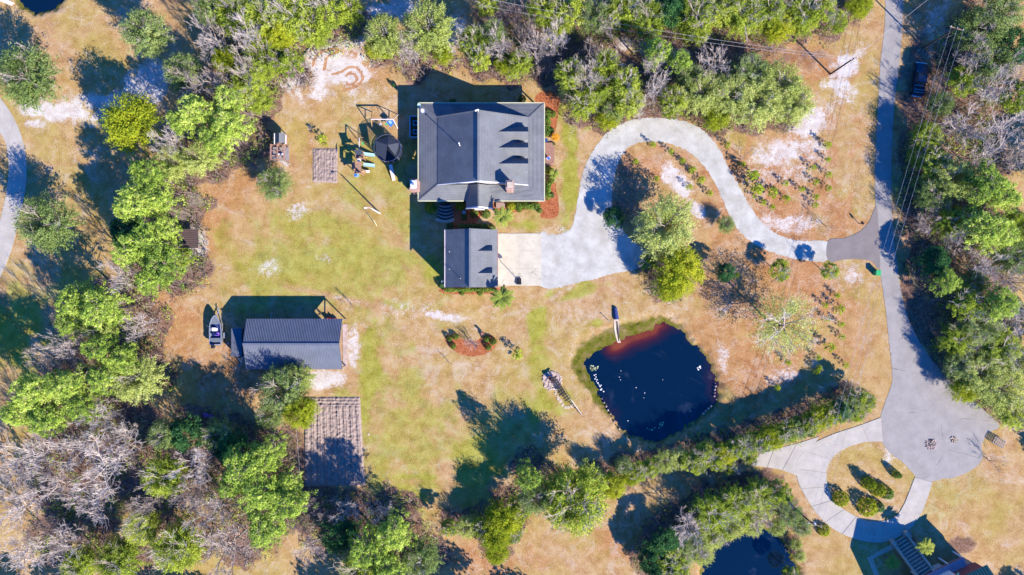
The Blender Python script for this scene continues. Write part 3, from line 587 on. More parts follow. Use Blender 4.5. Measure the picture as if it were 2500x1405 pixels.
def resample(P, n):
    L = [0]
    for a, b in zip(P[:-1], P[1:]): L.append(L[-1] + math.hypot(b[0] - a[0], b[1] - a[1]))
    out = []
    for i in range(n + 1):
        s = L[-1] * i / n; j = 0
        while j < len(L) - 2 and L[j + 1] < s: j += 1
        t = (s - L[j]) / (L[j + 1] - L[j] + 1e-9); out.append((P[j][0] + (P[j + 1][0] - P[j][0]) * t, P[j][1] + (P[j + 1][1] - P[j][1]) * t))
    return out
def drive(name, A_, B_, k, z, mat, parent_label=None):
    sub = 4; a = resample(spline(A_, 6, False), k * sub); b = resample(spline(B_, 6, False), k * sub)
    # bedding sheet with the slabs on it
    bed = sheet(name, a + b[::-1], z - .035, MAT['stone'], 0)
    for i in range(k):
        s = slice(i * sub, (i + 1) * sub + 1); pa = a[s][:]; pb = b[s][:]
        def pull(p, q, m=.6):
            d = math.hypot(q[0] - p[0], q[1] - p[1]) or 1; return (p[0] + (q[0] - p[0]) / d * m, p[1] + (q[1] - p[1]) / d * m)
        pa[0], pa[-1] = pull(pa[0], pa[1]), pull(pa[-1], pa[-2]); pb[0], pb[-1] = pull(pb[0], pb[1]), pull(pb[-1], pb[-2])
        m = MB(); dz = random.uniform(-.008, .008); m.slab([U(x, y) + Vector((0, 0, z + dz)) for x, y in pa + pb[::-1]], .09)
        build('slab', m, mat, bed, world=False)
    return bed
drive('concrete_driveway', [(2150,1020),(2090,1042),(2030,1062),(1975,1090),(1945,1130),(1948,1175),(1968,1215),(1995,1255),(2035,1292),(2085,1315),(2140,1325),(2185,1315),(2225,1288),(2255,1240),(2276,1178)],
      [(2155,1078),(2110,1080),(2070,1092),(2040,1110),(2022,1135),(2017,1165),(2025,1200),(2045,1232),(2080,1256),(2115,1271),(2150,1273),(2185,1262),(2205,1235),(2220,1200),(2233,1166)], 15, .07, MAT['concrete'])
drive('concrete_driveway', [(1835,1118),(1880,1100),(1940,1085),(2000,1066)], [(1835,1136),(1870,1141),(1905,1147),(1945,1162)], 3, .055, MAT['concrete'])
drive('concrete_driveway', [(-40,300),(5,330),(20,380),(20,440),(10,500),(-5,560),(-30,640)], [(-40,205),(5,245),(42,305),(62,370),(65,440),(55,500),(42,560),(25,620),(-5,690)], 9, .06, MAT['concrete'])
# parking pad in front of the garage, six slabs
pad = sheet('garage_pad', [(1213,570),(1321,570),(1321,698),(1213,698)], .045, MAT['pad'])
for i, (xa, xb) in enumerate(((1214, 1266.5), (1267.5, 1320.5))):
    for j, (ya, yb) in enumerate(((571, 612), (613, 655), (656, 697.5))):
        m = MB(); m.slab([U(xa, ya) + Vector((0, 0, .07)), U(xb, ya) + Vector((0, 0, .07)), U(xb, yb) + Vector((0, 0, .07)), U(xa, yb) + Vector((0, 0, .07))], .08)
        build('slab', m, MAT['pad'], pad, world=False)
# ------------------------------------------------------------------ buildings
def P3(x, y, z):     # ground-plan position (survey units on the ground) + height
    return Vector(((x - 1250) * M, (702.5 - y) * M, z))
def ribbed(name, a, b, c, d, mat, parent, pitch=.26, rib=.05, th=.05, label=None):
    """ribbed metal sheet: a-b is the eave, d-c the ridge (a above d's side); ribs run from eave to ridge"""
    a, b, c, d = map(Vector, (a, b, c, d)); n = max(4, int((b - a).length / pitch)); mb = MB()
    nrm = (b - a).cross(d - a).normalized(); nrm = nrm if nrm.z > 0 else -nrm
    top = []; bot = []
    for i in range(n):
        for f, h in ((0, 0), (.62, 0), (.70, rib), (.92, rib)):
            t = (i + f) / n; top.append((a.lerp(b, t) + nrm * h)); bot.append((d.lerp(c, t) + nrm * h))
    top.append(b); bot.append(c); k = len(top)
    P = top + bot + [p - Vector((0, 0, th)) for p in top] + [p - Vector((0, 0, th)) for p in bot]
    F = [(i, i + 1, k + i + 1, k + i) for i in range(k - 1)] + [(2 * k + i + 1, 2 * k + i, 3 * k + i, 3 * k + i + 1) for i in range(k - 1)]
    F += [(i + 1, i, 2 * k + i, 2 * k + i + 1) for i in range(k - 1)] + [(k + i, k + i + 1, 3 * k + i + 1, 3 * k + i) for i in range(k - 1)]
    F += [(0, k, 3 * k, 2 * k), (2 * k - 1, k - 1, 3 * k - 1, 4 * k - 1)]
    mb.add(P, F); return build(name, mb, mat, parent, label=label)
def window(parent, c, wd, ht, face, nm='window'):
    """framed window; face = outward direction 'S','E','W','N'"""
    c = Vector(c); ax = Vector((1, 0, 0)) if face in 'SN' else Vector((0, 1, 0)); out = {'S': Vector((0, -1, 0)), 'N': Vector((0, 1, 0)), 'E': Vector((1, 0, 0)), 'W': Vector((-1, 0, 0))}[face]
    fr = MB(); t = .09
    def bx(mb, o, w_, h_, dpt, off): mb.box(c + o + out * off, (w_ if face in 'SN' else dpt, dpt if face in 'SN' else w_, h_))
    bx(fr, Vector((0, 0, ht / 2)), wd + .1, t, .08, .05); bx(fr, Vector((0, 0, -ht / 2)), wd + .1, t, .12, .07)
    for s in (-1, 1): bx(fr, ax * s * wd / 2, t, ht - .1, .08, .05)
    bx(fr, Vector((0, 0, 0)), wd - .1, .05, .05, .04)
    w_ = build(nm, fr, MAT['white'], parent); g = MB(); bx(g, Vector((0, 0, 0)), wd - .06, ht - .06, .03, .02); build('pane', g, MAT['glass'], w_)
    return w_

def house():
    o = thing('house', P3(1180, 380, 0), 'large slate-roofed house with three dormers, a cross gable and two brick chimneys', 'house')
    zr, zw, ze_, ze = 8.4, 4.35, 3.85, 3.3
    XW, XL, XR, XB, XE = 1028.5, 1076, 1174, 1288.5, 1326; YN, YG, YS, YE = 265.5, 302, 460, 496
    W = MB(); W.box((P3(XL + 4, YG + 3, 0) + P3(XB - 3, YS - 3, 0)) / 2 + Vector((0, 0, 1.9)), ((XB - XL - 7) * M, (YS - YG - 6) * M, 3.9)); build('wall', W, MAT['pinkwhite'], o)
    for y, s in ((YG + 5, 1), (YS - 5, -1)):
        g = MB(); pts = [P3(XL + 5, y, zw - .2), P3(XR, y, zr - .22), P3(XB - 4, y, ze_ - .1)]; g.ext(pts, (0, .12 * s, 0)); build('gable_wall', g, MAT['white'], o)
    f = MB(); f.box((P3(XW + 3, YN + 3, 0) + P3(XE - 3, YE - 3, 0)) / 2 + Vector((0, 0, .3)), ((XE - XW - 6) * M, (YE - YN - 6) * M, .5)); build('porch_floor', f, MAT['greywood'], o)
    s = MB(); s.slab([P3(XL - 1, YS, zw), P3(XR, YS, zr), P3(XR, YG, zr), P3(XL - 1, YG, zw)], .16); build('main_roof', s, MAT['shingle'], o)
    s = MB(); s.slab([P3(XR, YS, zr), P3(XB, YS, ze_), P3(XB, YG, ze_), P3(XR, YG, zr)], .16); r = build('main_roof', s, MAT['shingle'], o)
    c = MB(); c.bar(P3(XR, YG - 1, zr + .05), P3(XR, YS + 1, zr + .05), .32, .1); build('ridge_cap', c, MAT['shingle'], r)
    d = .05
    for nm, pts in (('porch_roof', [P3(XW, YE, ze), P3(XL, YS, zw - d), P3(XL, YG, zw - d), P3(XW, YN, ze)]), ('porch_roof', [P3(XE, YN, ze), P3(XB, YG, ze_ - d), P3(XB, YS, ze_ - d), P3(XE, YE, ze)]),
                    ('porch_roof', [P3(XW, YN, ze), P3(XL, YG, zw - d), P3(XB, YG, ze_ - d), P3(XE, YN, ze)]), ('porch_roof', [P3(XE, YE, ze), P3(XB, YS, ze_ - d), P3(XL, YS, zw - d), P3(XW, YE, ze)])):
        s = MB()
        if len(set(round(p.z, 2) for p in pts)) > 2:
            s.slab([pts[0], pts[1], pts[2]], .14); build(nm, s, MAT['shingle'], o); s = MB(); s.slab([pts[0], pts[2], pts[3]], .14)
        else: s.slab(pts, .14)
        build(nm, s, MAT['shingle'], o)
    for a, b in (((XW, YE, ze), (XL, YS, zw - d)), ((XW, YN, ze), (XL, YG, zw - d)), ((XE, YN, ze), (XB, YG, ze_ - d)), ((XE, YE, ze), (XB, YS, ze_ - d))):
        s = MB(); s.bar(P3(*a) + Vector((0, 0, .03)), P3(*b) + Vector((0, 0, .03)), .22, .06); build('hip_cap', s, MAT['shingle'], o)
    gb = MB(); e = 1.2
    for a, b in (((XW - e, YN), (XW - e, YE + e)), ((XE + e, YN), (XE + e, YE + e)), ((XW - e, YN - e), (XE + e, YN - e)), ((XW - e, YE + e), (1135, YE + e)), ((1208, YE + e), (XE + e, YE + e))):
        s = MB(); s.bar(P3(*a, ze - .06), P3(*b, ze - .06), .13, .14); build('gutter', s, MAT['cream'], o)
    s = MB(); s.bar(P3(XL - 1, YS + .8, zw - .08), P3(XR, YS + .8, zr - .08), .1, .16); s.bar(P3(XR, YS + .8, zr - .08), P3(XB, YS + .8, ze_ - .08), .1, .16); build('rake_trim', s, MAT['white'], o)
    s = MB(); s.bar(P3(XL - 1, YG - 1.0, zw), P3(XR, YG - 1.0, zr), .12, .2); s.bar(P3(XR, YG - 1.0, zr), P3(XB, YG - 1.0, ze_), .12, .2); build('rake_trim', s, MAT['shingle'], o)
    # cross gable towards the south
    zc = 5.5; xa, xc, xb = 1141, 1172, 1205; yf = 514
    s = MB(); s.slab([P3(xa, yf, ze), P3(xc, yf, zc), P3(xc, YS + 1, zc), P3(xa, YS + 1, ze)], .14); g = build('gable_roof', s, MAT['shingle'], o)
    s = MB(); s.slab([P3(xc, yf, zc), P3(xb, yf, ze), P3(xb, YS + 1, ze), P3(xc, YS + 1, zc)], .14); build('gable_roof', s, MAT['shingle'], o)
    s = MB(); s.bar(P3(xc, yf, zc + .04), P3(xc, YS + 1, zc + .04), .25, .07); build('ridge_cap', s, MAT['shingle'], g)
    s = MB(); s.ext([P3(xa + 3, yf - 3, 0), P3(xa + 3, yf - 3, ze), P3(xc, yf - 3, zc - .15), P3(xb - 3, yf - 3, ze), P3(xb - 3, yf - 3, 0)], (0, .15, 0)); build('gable_wall', s, MAT['pinkwhite'], o)
    s = MB(); s.bar(P3(xa, yf + 1, ze), P3(xc, yf + 1, zc), .2, .2); s.bar(P3(xc, yf + 1, zc), P3(xb, yf + 1, ze), .2, .2); build('rake_trim', s, MAT['white'], o)
    window(o, P3(xc, yf - .5, 1.9), 1.6, 1.5, 'S')
    for x in (1100, 1250, 1275): window(o, P3(x, YS - 1.5, 2.2), 1.0, 1.5, 'S')
    for y in (330, 360, 420): window(o, P3(XB - 1.5, y, 2.2), 1.0, 1.5, 'E')
    for x in (1140, 1205): window(o, P3(x, YS - 3, 5.6), .8, 1.1, 'S')
    dr = MB(); dr.box(P3(XB - 1, 390, 1.6), (.08, 1.0, 2.1)); dd = build('door', dr, MAT['darkwood'], o); k = MB(); k.box(P3(XB + .3, 395, 1.5), (.08, .06, .1)); build('handle', k, MAT['chrome'], dd)
    for x, y in [(XW + 4, y) for y in (270, 315, 360, 405, 450, 491)] + [(XE - 4, y) for y in (270, 315, 345, 405, 450, 491)] + [(x, YN + 4) for x in (1080, 1130, 1180, 1230, 1280)] + [(x, YE - 4) for x in (1070, 1110, 1230, 1280)]:
        s = MB(); s.box(P3(x, y, 1.75), (.2, .2, 2.9)); build('porch_post', s, MAT['white'], o)
    for y in (322 - 0, 361, 400):   # ridge lines as seen on the roof plane
        yg = 702.5 + (y - 702.5) * (H - 6.6) / H; zd = 6.65; hw = 16; zde = 5.15; xf = XB - 1; slope = (zr - ze_) / (XB - XR)
        xr = XR + (zr - zd) / slope; xe = XR + (zr - zde) / slope
        s = MB(); s.slab([P3(xr, yg, zd), P3(xf, yg, zd), P3(xf, yg - hw, zde), P3(xe, yg - hw, zde)], .1); s.slab([P3(xf, yg, zd), P3(xr, yg, zd), P3(xe, yg + hw, zde), P3(xf, yg + hw, zde)], .1)
        dm = build('dormer', s, MAT['shingle'], o)
        s = MB(); s.ext([P3(xf - 3, yg - hw + 2, ze_ - .1), P3(xf - 3, yg - hw + 2, zde), P3(xf - 3, yg, zd - .15), P3(xf - 3, yg + hw - 2, zde), P3(xf - 3, yg + hw - 2, ze_ - .1)], (.1, 0, 0)); build('dormer_wall', s, MAT['white'], dm)
        s = MB(); s.ext([P3(xe + 1, yg - hw + 2.5, zde), P3(xf - 3, yg - hw + 2.5, ze_ + .1), P3(xf - 3, yg - hw + 2.5, zde)], (0, -.08, 0)); build('dormer_cheek', s, MAT['white'], dm); s = MB(); s.ext([P3(xe + 1, yg + hw - 2.5, zde), P3(xf - 3, yg + hw - 2.5, ze_ + .1), P3(xf - 3, yg + hw - 2.5, zde)], (0, .08, 0)); build('dormer_cheek', s, MAT['white'], dm)
        s = MB(); s.box(P3(xf - .5, yg, 4.95), (.06, .8, .95)); build('dormer_window', s, MAT['glass'], dm)
    s = MB(); s.box(P3(1245.5, 470, 5.9), (1.15, 1.2, 5.0)); s.box(P3(1245.5, 470, 8.3), (1.35, 1.4, .22)); s.box(P3(1245.5, 461, 6.6), (.7, .5, 2.6)); c1 = build('chimney', s, MAT['brick'], o); s = MB(); s.box(P3(1245.5, 470, 8.5), (.9, .95, .12)); build('chimney_cap', s, MAT['stone'], c1)
    s = MB(); s.box(P3(1022, 464, 3.0), (1.35, 1.7, 6.0)); c2 = build('chimney', s, MAT['brick'], o); s = MB(); s.box(P3(1022, 464, 6.08), (.95, 1.25, .2)); build('chimney_cap', s, MAT['white'], c2); s = MB(); s.tube(P3(1022, 464, 6.1), P3(1022, 464, 6.6), .24, .2, 10); build('flue', s, MAT['steel'], c2)
    def pipe(x, y, z, h, r=.05): s = MB(); s.tube(P3(x, y, z - .1), P3(x, y, z + h), r, n=7); s.lathe(P3(x, y, z + h), [(r * 1.8, 0), (r * 1.8, .08), (0.02, .12)], 8); build('vent_pipe', s, MAT['white'], o)
    pipe(1130, 376, 6.5, 2.1, .07)
    s = MB(); s.tube(P3(XR, YG + 3, zr - .1), P3(XR, YG + 3, zr + .6), .04, n=6); s.box(P3(XR - 3, YG + 1, zr + .6), (.65, .22, .14), .3); build('ridge_light', s, MAT['white'], o)
    # satellite dishes bolted to the roof corner
    for (x, y, z, r_, mt, nm) in ((1040, 286, 3.7, .42, 'steel', 'satellite_dish'), (1031, 272, 3.45, .34, 'teal', 'satellite_dish')):
        s = MB(); c = P3(x, y, z + .6); n = Vector((.25, -.55, .75)).normalized(); t1 = n.cross(Vector((0, 0, 1))).normalized(); t2 = n.cross(t1); R_ = []
        vs = [c]; fs = []
        for k, q in ((1, .5), (2, 1.0)):
            for i in range(16):
                a = i * math.pi / 8; vs.append(c + (t1 * math.cos(a) * .8 + t2 * math.sin(a)) * r_ * q + n * .12 * q * q)
        fs += [(0, 1 + i, 1 + (i + 1) % 16) for i in range(16)] + [(1 + i, 17 + i, 17 + (i + 1) % 16, 1 + (i + 1) % 16) for i in range(16)]
        s.add(vs, fs); dsh = build(nm, s, MAT[mt], o, recalc=False); s = MB(); s.tube(P3(x, y, z - .2), c, .035, n=6); s.bar(c, c + n * .55 + Vector((0, 0, -.2)), .03); build('dish_arm', s, MAT['steel'], dsh)
house()

def garage():
    ze, zr = 5.5, 8.0; k = (H - ze) / H
    X0, X1 = 1250 + (1087 - 1250) * k, 1250 + (1214 - 1250) * k; Y0, Y1 = 702.5 + (561.5 - 702.5) * k, 702.5 + (702 - 702.5) * k
    XM = 1250 + (1147.5 - 1250) * (H - zr) / H
    o = thing('garage', P3(1150, 635, 0), 'tall brick garage with slate-grey gable roof and two dormers beside the concrete pad', 'garage')
    s = MB(); s.box((P3(X0 + 4, Y0 + 4, 0) + P3(X1 - 4, Y1 - 4, 0)) / 2 + Vector((0, 0, 2.7)), ((X1 - X0 - 8) * M, (Y1 - Y0 - 8) * M, 5.4)); build('wall', s, MAT['brick'], o)
    for y, sg in ((Y0 + 4, 1), (Y1 - 4, -1)): s = MB(); s.ext([P3(X0 + 4, y, ze - .1), P3(XM, y, zr - .2), P3(X1 - 4, y, ze - .1)], (0, .1 * sg, 0)); build('gable_wall', s, MAT['pinkwhite'], o)
    s = MB(); s.slab([P3(X0, Y1, ze), P3(XM, Y1, zr), P3(XM, Y0, zr), P3(X0, Y0, ze)], .15); r = build('roof', s, MAT['shingle'], o)
    s = MB(); s.slab([P3(XM, Y1, zr), P3(X1, Y1, ze), P3(X1, Y0, ze), P3(XM, Y0, zr)], .15); build('roof', s, MAT['shingle'], o)
    s = MB(); s.bar(P3(XM, Y0 - .5, zr + .05), P3(XM, Y1 + .5, zr + .05), .3, .1); build('ridge_cap', s, MAT['shingle'], r)
    for x, m in ((X0 - 1, 'pinkwhite'), (X1 + 1, 'redwood')): s = MB(); s.bar(P3(x, Y0, ze - .06), P3(x, Y1, ze - .06), .13, .14); build('gutter', s, MAT[m], o)
    for yd in (613, 667.5):
        zd = 7.35; zde = 6.15; hw = 13; yg = 702.5 + (yd - 702.5) * (H - zd) / H; slope = (zr - ze) / (X1 - XM); xf = X1 - 11; xr = XM + (zr - zd) / slope; xe = XM + (zr - zde) / slope
        s = MB(); s.slab([P3(xr, yg, zd), P3(xf, yg, zd), P3(xf, yg - hw, zde), P3(xe, yg - hw, zde)], .1); s.slab([P3(xf, yg, zd), P3(xr, yg, zd), P3(xe, yg + hw, zde), P3(xf, yg + hw, zde)], .1); dm = build('dormer', s, MAT['shingle'], o)
        s = MB(); s.ext([P3(xf - 2, yg - hw + 2, 5.6), P3(xf - 2, yg - hw + 2, zde), P3(xf - 2, yg, zd - .12), P3(xf - 2, yg + hw - 2, zde), P3(xf - 2, yg + hw - 2, 5.6)], (.09, 0, 0)); build('dormer_wall', s, MAT['white'], dm); s = MB(); s.box(P3(xf - .3, yg, 6.35), (.05, .55, .6)); build('dormer_window', s, MAT['glass'], dm)
    for i, y in enumerate((608, 663)):
        s = MB(); s.box(P3(X1 - 3.2, y + 5, 1.2), (.08, 2.7, 2.3)); d = build('garage_door', s, MAT['white'], o)
        for j in range(4):
            s = MB(); s.box(P3(X1 - 2.4, y + 5, .45 + j * .55), (.03, 2.5, .45)); build('door_panel', s, MAT['pinkwhite'], d)
    window(o, P3(XM, Y1 - 3, 4.0), 1.0, 1.3, 'S')
    for px, py in ((1097, 615), (1097, 657.5), (1124, 680)):
        z = 6.2 if px < 1110 else 7.1; x = 1250 + (px - 1250) * (H - z) / H; y = 702.5 + (py - 702.5) * (H - z) / H
        zz = ze + (x - X0) / (XM - X0) * (zr - ze); s = MB(); s.tube(P3(x, y, zz - .1), P3(x, y, zz + .55), .05, n=7); build('vent_pipe', s, MAT['white'], o)
garage()
def unit_box(px, py, w_, d_, h, label, cat, nm, mt='teal'):
    o = thing(nm, P3(px, py, 0), label, cat); s = MB(); s.box(P3(px, py, h / 2), (w_, d_, h)); build('casing', s, MAT[mt], o)
    s = MB(); s.lathe(P3(px, py, h), [(w_ * .38, 0), (w_ * .38, .05), (w_ * .30, .06)], 14); build('fan_grille', s, MAT['black'], o); return o
unit_box(1084, 692, .75, .75, .8, 'pale air conditioning unit at the south west foot of the garage', 'ac unit', 'air_conditioner')
# equipment enclosure on the west side of the house
o = thing('equipment_enclosure', P3(1015, 318, 0), 'low fenced equipment enclosure with pale top rail at the west wall of the house', 'enclosure')
for a, b in (((1004, 289), (1004, 340)), ((1004, 289), (1027, 289)), ((1004, 340), (1027, 340))):
    s = MB(); s.bar(P3(*a, 1.5), P3(*b, 1.5), .16, .08); build('top_rail', s, MAT['teal'], o); s = MB(); s.bar(P3(*a, .75), P3(*b, .75), .05, 1.4); build('fence_panel', s, MAT['greywood'], o)
unit_box(1016, 304, .85, .85, .95, 'upper air conditioning unit inside the fenced enclosure', 'ac unit', 'air_conditioner', 'steel'); unit_box(1016, 325, .8, .8, .9, 'lower air conditioning unit inside the fenced enclosure', 'ac unit', 'air_conditioner', 'steel')

# fan-shaped steps, brick planter, deck
o = thing('fan_steps', P3(1088, 500, 0), 'dark fan-shaped wooden steps curving down from the south porch', 'steps')
for i in range(9):
    z = .55 - i * .06; R0 = 14 + i * 4.2; s = MB(); n = 8; top = []
    for j in range(n + 1):
        a = math.radians(-32 + 64 * j / n); top.append((1088 + (R0 + 4.2) * math.sin(a) * (18 / (17 + 2 * i)) * 1.35, 486 + (R0 + 4.2) * math.cos(a)))
    low = [(1088 + R0 * math.sin(math.radians(-32 + 64 * j / n)) * (18 / (17 + 2 * i)) * 1.35, 486 + R0 * math.cos(math.radians(-32 + 64 * j / n)) - .3) for j in range(n + 1)]
    s.slab([P3(x, y, z) for x, y in top] + [P3(x, y, z) for x, y in low[::-1]], max(.05, z)); build('step', s, MAT['greywood'] if i % 2 else MAT['darkwood'], o)
s = MB(); s.slab([P3(x, y, .05) for x, y in spline([(1066, 533), (1085, 538), (1106, 533), (1108, 541), (1086, 544), (1066, 540)], 3)], .06); q = build('stone_step', s, MAT['stone']); tag(q, 'pale stone landing at the foot of the fan-shaped steps', 'landing')
o = thing('front_deck', P3(1340, 375, 0), 'reddish front deck of planks on the east side of the house', 'deck')
for i in range(17): s = MB(); s.box(P3(1341, 351 + i * 2.9, .30), (1.75, .175, .06)); build('plank', s, MAT['redwood'], o)
for i in range(3): s = MB(); s.box(P3(1341, 400.5 + i * 1.2, .2 - i * .06), (1.6, .16, .08)); build('tread', s, MAT['redwood'], o)
s = MB(); s.box(P3(1341, 375, .13), (1.6, 3.2, .24)); build('deck_frame', s, MAT['darkwood'], o)
o = thing('folding_chair', P3(1338, 389, .33), 'small folding chair in blue, red and white fabric on the front deck', 'chair'); o.rotation_euler = (0, 0, .7)
s = MB(); s.box((0, 0, .42), (.5, .5, .05)); build('seat', s, MAT['blue'], o, world=False); s = MB(); s.box((0, .25, .72), (.5, .06, .55), rx=.2); build('backrest', s, MAT['red'], o, world=False)
for x in (-.22, .22):
    for y in (-.2, .2): s = MB(); s.tube((x, y, 0), (x, y, .42), .02, n=5); build('leg', s, MAT['white'], o, world=False)
s = MB(); s.box((-.28, 0, .6), (.08, .5, .04)); s.box((.28, 0, .6), (.08, .5, .04)); build('armrest', s, MAT['white'], o, world=False)
o = thing('storage_tub', P3(1333, 344, 0), 'small blue tub between the hedge and the front deck', 'tub'); s = MB(); s.lathe((0, 0, 0), [(.22, 0), (.3, .5), (.32, .5), (.32, .55)], 10); build('body', s, MAT['blue'], o, world=False); s = MB(); s.lathe((0, 0, .55), [(.30, 0), (.26, .04)], 10); build('lid', s, MAT['navy'], o, world=False)
o = thing('brick_landing', P3(1219, 500, 0), 'small brick entry landing at the right of the cross gable', 'landing')
for i in range(6):
    for j in range(4): s = MB(); s.box(P3(1213 + i * 3.6, 497 + j * 3.4, .18), (.235, .225, .3)); build('paver', s, MAT['brick'], o)
s = MB(); s.lathe((0, 0, 0), [(.32, .02), (.32, .16), (.26, .16), (.26, .04)], 16); q = build('hose_ring', s, MAT['teal']); q.location = P3(1133, 519, 0); tag(q, 'small pale ring lying in the shaded mulch below the cross gable', 'hose ring')

def metal_shed():
    ze, zr = 3.2, 4.7; k = (H - ze) / H; f = lambda px, py, z=ze: (1250 + (px - 1250) * (H - z) / H, 702.5 + (py - 702.5) * (H - z) / H)
    x0, y0 = f(601, 779); x1, y1 = f(836, 902); _, ym = f(700, 841, zr)
    o = thing('metal_shed', P3(720, 840, 0), 'long open pole barn with ribbed blue-grey steel roof', 'shed')
    xr = f(603, 0, zr)[0]; 
    ribbed('roof', P3(x0, y0, ze), P3(x1, y0, ze), P3(x1 - 2, ym, zr), P3(x0, ym, zr), MAT['ribroof'], o, .27, .06)
    ribbed('roof', P3(x0, y1, ze), P3(x1, y1, ze), P3(x1 - 2, ym, zr), P3(x0, ym, zr), MAT['ribroof'], o, .27, .06)
    s = MB(); s.bar(P3(x0, ym, zr + .08), P3(x1 - 2, ym, zr + .08), .35, .06); build('ridge_cap', s, MAT['ribroof'], o)
    for i in range(6):
        for y in (y0 + 3, y1 - 3): s = MB(); x = x0 + 3 + (x1 - x0 - 6) * i / 5; s.box(P3(x, y, 1.55), (.16, .16, 3.1)); build('post', s, MAT['wood'], o)
    s = MB(); s.box((P3(x0 + 3, y0 + 4, 1.5) + P3(x1 - 60, y0 + 4, 1.5)) / 2, ((x1 - x0 - 63) * M, .06, 2.9)); build('wall', s, MAT['ribroof'], o)
    s = MB(); s.box((P3(x0 + 3, y0 + 4, 1.5) + P3(x0 + 3, y1 - 4, 1.5)) / 2, (.06, (y1 - y0 - 10) * M, 2.9)); build('wall', s, MAT['ribroof'], o)
    for i in range(5): s = MB(); x = x0 + 6 + (x1 - x0 - 10) * i / 4; s.bar(P3(x, y0 + 2, ze - .12), P3(x, ym, zr - .12), .06, .18); s.bar(P3(x, y1 - 2, ze - .12), P3(x, ym, zr - .12), .06, .18); s.bar(P3(x, y0 + 2, ze - .2), P3(x, y1 - 2, ze - .2), .05, .18); build('truss', s, MAT['redwood'], o)
    s = MB(); s.bar(P3(x1, ym - 4, zr - .3), P3(x1 + 4, ym, zr - .6), .1); s.bar(P3(x1, ym + 3, zr - .5), P3(x1 + 4, ym, zr - .6), .1); build('gable_brace', s, MAT['redwood'], o)
    s = MB(); s.tube(P3(666, y0 - 12, .9), P3(666, y0 + 2, .95), .05, n=6); s.tube(P3(666, y0 - 12, 0), P3(666, y0 - 12, .9), .04, n=6); build('water_pipe', s, MAT['teal'], o)
metal_shed()
sheet('shed_slab', [(836, 792), (848, 792), (848, 896), (838, 896)], .06, MAT['pinkstone'])

def boat():
    t = thing('boat_trailer', P3(536, 806, 0), 'galvanised trailer beneath the motor boat, tongue pointing up the lawn', 'trailer')
    s = MB()
    for x in (-.75, .75): s.bar((x, -2.2, .5), (x * .9, 1.2, .5), .1, .12); s.bar((x * .9, 1.2, .5), (.05 * (1 if x > 0 else -1), 3.1, .5), .08, .1)
    for y in (-2.0, -.6, .9): s.bar((-.8, y, .46), (.8, y, .46), .08)
    build('frame', s, MAT['steel'], t, world=False)
    for x in (-1.08, 1.08):
        s = MB(); s.tube((x - .1, -.9, .33), (x + .1, -.9, .33), .33, n=14); w_ = build('wheel', s, MAT['black'], t, world=False); s = MB(); s.tube((x - .115, -.9, .33), (x + .115, -.9, .33), .16, n=10); build('rim', s, MAT['white'], w_, world=False)
        s = MB(); s.box((x, -.9, .74), (.26, .95, .05)); build('fender', s, MAT['steel'], t, world=False)
    s = MB(); s.bar((0, 2.9, .5), (0, 4.0, .5), .1); s.tube((0, 3.5, 0), (0, 3.5, .75), .04, n=6); build('tongue', s, MAT['steel'], t, world=False)
    b = thing('motor_boat', P3(534, 806, .55), 'grey and white open motor boat with outboard on its trailer', 'boat')
    st = [(-2.4, .92, .25, .72), (-1.2, .98, .15, .75), (0, .98, .12, .8), (1.1, .85, .15, .88), (2.0, .5, .3, .96), (2.55, .06, .6, 1.02)]
    V = []; F = []
    for y, hw, kz, g in st: V += [(-hw, y, g), (-hw * .75, y, kz + .1), (0, y, kz), (hw * .75, y, kz + .1), (hw, y, g)]
    for i in range(5):
        for j in range(4): a = i * 5 + j; F.append((a, a + 1, a + 6, a + 5))
    F.append((0, 1, 2, 3, 4)); s = MB(); s.add(V, F); build('hull', s, MAT['boatgrey'], b, world=False)
    s = MB(); V = []
    for y, hw, kz, g in st: V += [(-hw + .14, y + (0 if y > -2 else .14), .42), (hw - .14, y + (0 if y > -2 else .14), .42)]
    V = V[:8]; s.add(V, [(0, 1, 3, 2), (2, 3, 5, 4), (4, 5, 7, 6)]); build('floor', s, MAT['navy'], b, world=False)
    s = MB()
    for a, c in zip(st[:-1], st[1:]):
        for sg in (-1, 1): s.bar((sg * a[1], a[0], a[3] + .02), (sg * c[1], c[0], c[3] + .02), .15, .06)
    s.bar((-.92, -2.4, .74), (.92, -2.4, .74), .15, .06); build('gunwale', s, MAT['steel'], b, world=False)
    s = MB(); s.slab([(-.78, 1.05, .84), (.78, 1.05, .84), (.42, 2.0, .93), (.04, 2.45, .98), (-.04, 2.45, .98), (-.42, 2.0, .93)], .05); build('bow_deck', s, MAT['boatgrey'], b, world=False)
    for x in (-.1,): s = MB(); s.box((x, .15, .8), (.7, .5, .6)); s.box((x, .42, 1.15), (.6, .05, .3), rx=-.3); build('console', s, MAT['white'], b, world=False)
    for x, y in ((-.3, -.6), (.35, -.6)): s = MB(); s.box((x, y, .62), (.45, .45, .35)); s.box((x, y - .22, .92), (.45, .09, .4)); build('seat', s, MAT['purple'] if x > 0 else MAT['navy'], b, world=False)
    s = MB(); s.box((0, -1.65, .68), (1.7, .7, .14)); build('stern_deck', s, MAT['boatgrey'], b, world=False)
    s = MB(); s.box((-.35, -2.7, 1.0), (.42, .6, .5)); s.box((-.35, -2.75, .45), (.16, .28, .8)); m_ = build('outboard_motor', s, MAT['black'], b, world=False); s = MB(); s.tube((-.35, -2.95, .12), (-.35, -2.85, .12), .16, n=6); build('propeller', s, MAT['steel'], m_, world=False)
    for x in (-.95, .95): s = MB(); s.tube((x, .6, .85), (x * 1.35, .9, 1.5), .02, n=5); build('rod_holder', s, MAT['chrome'], b, world=False)
boat()
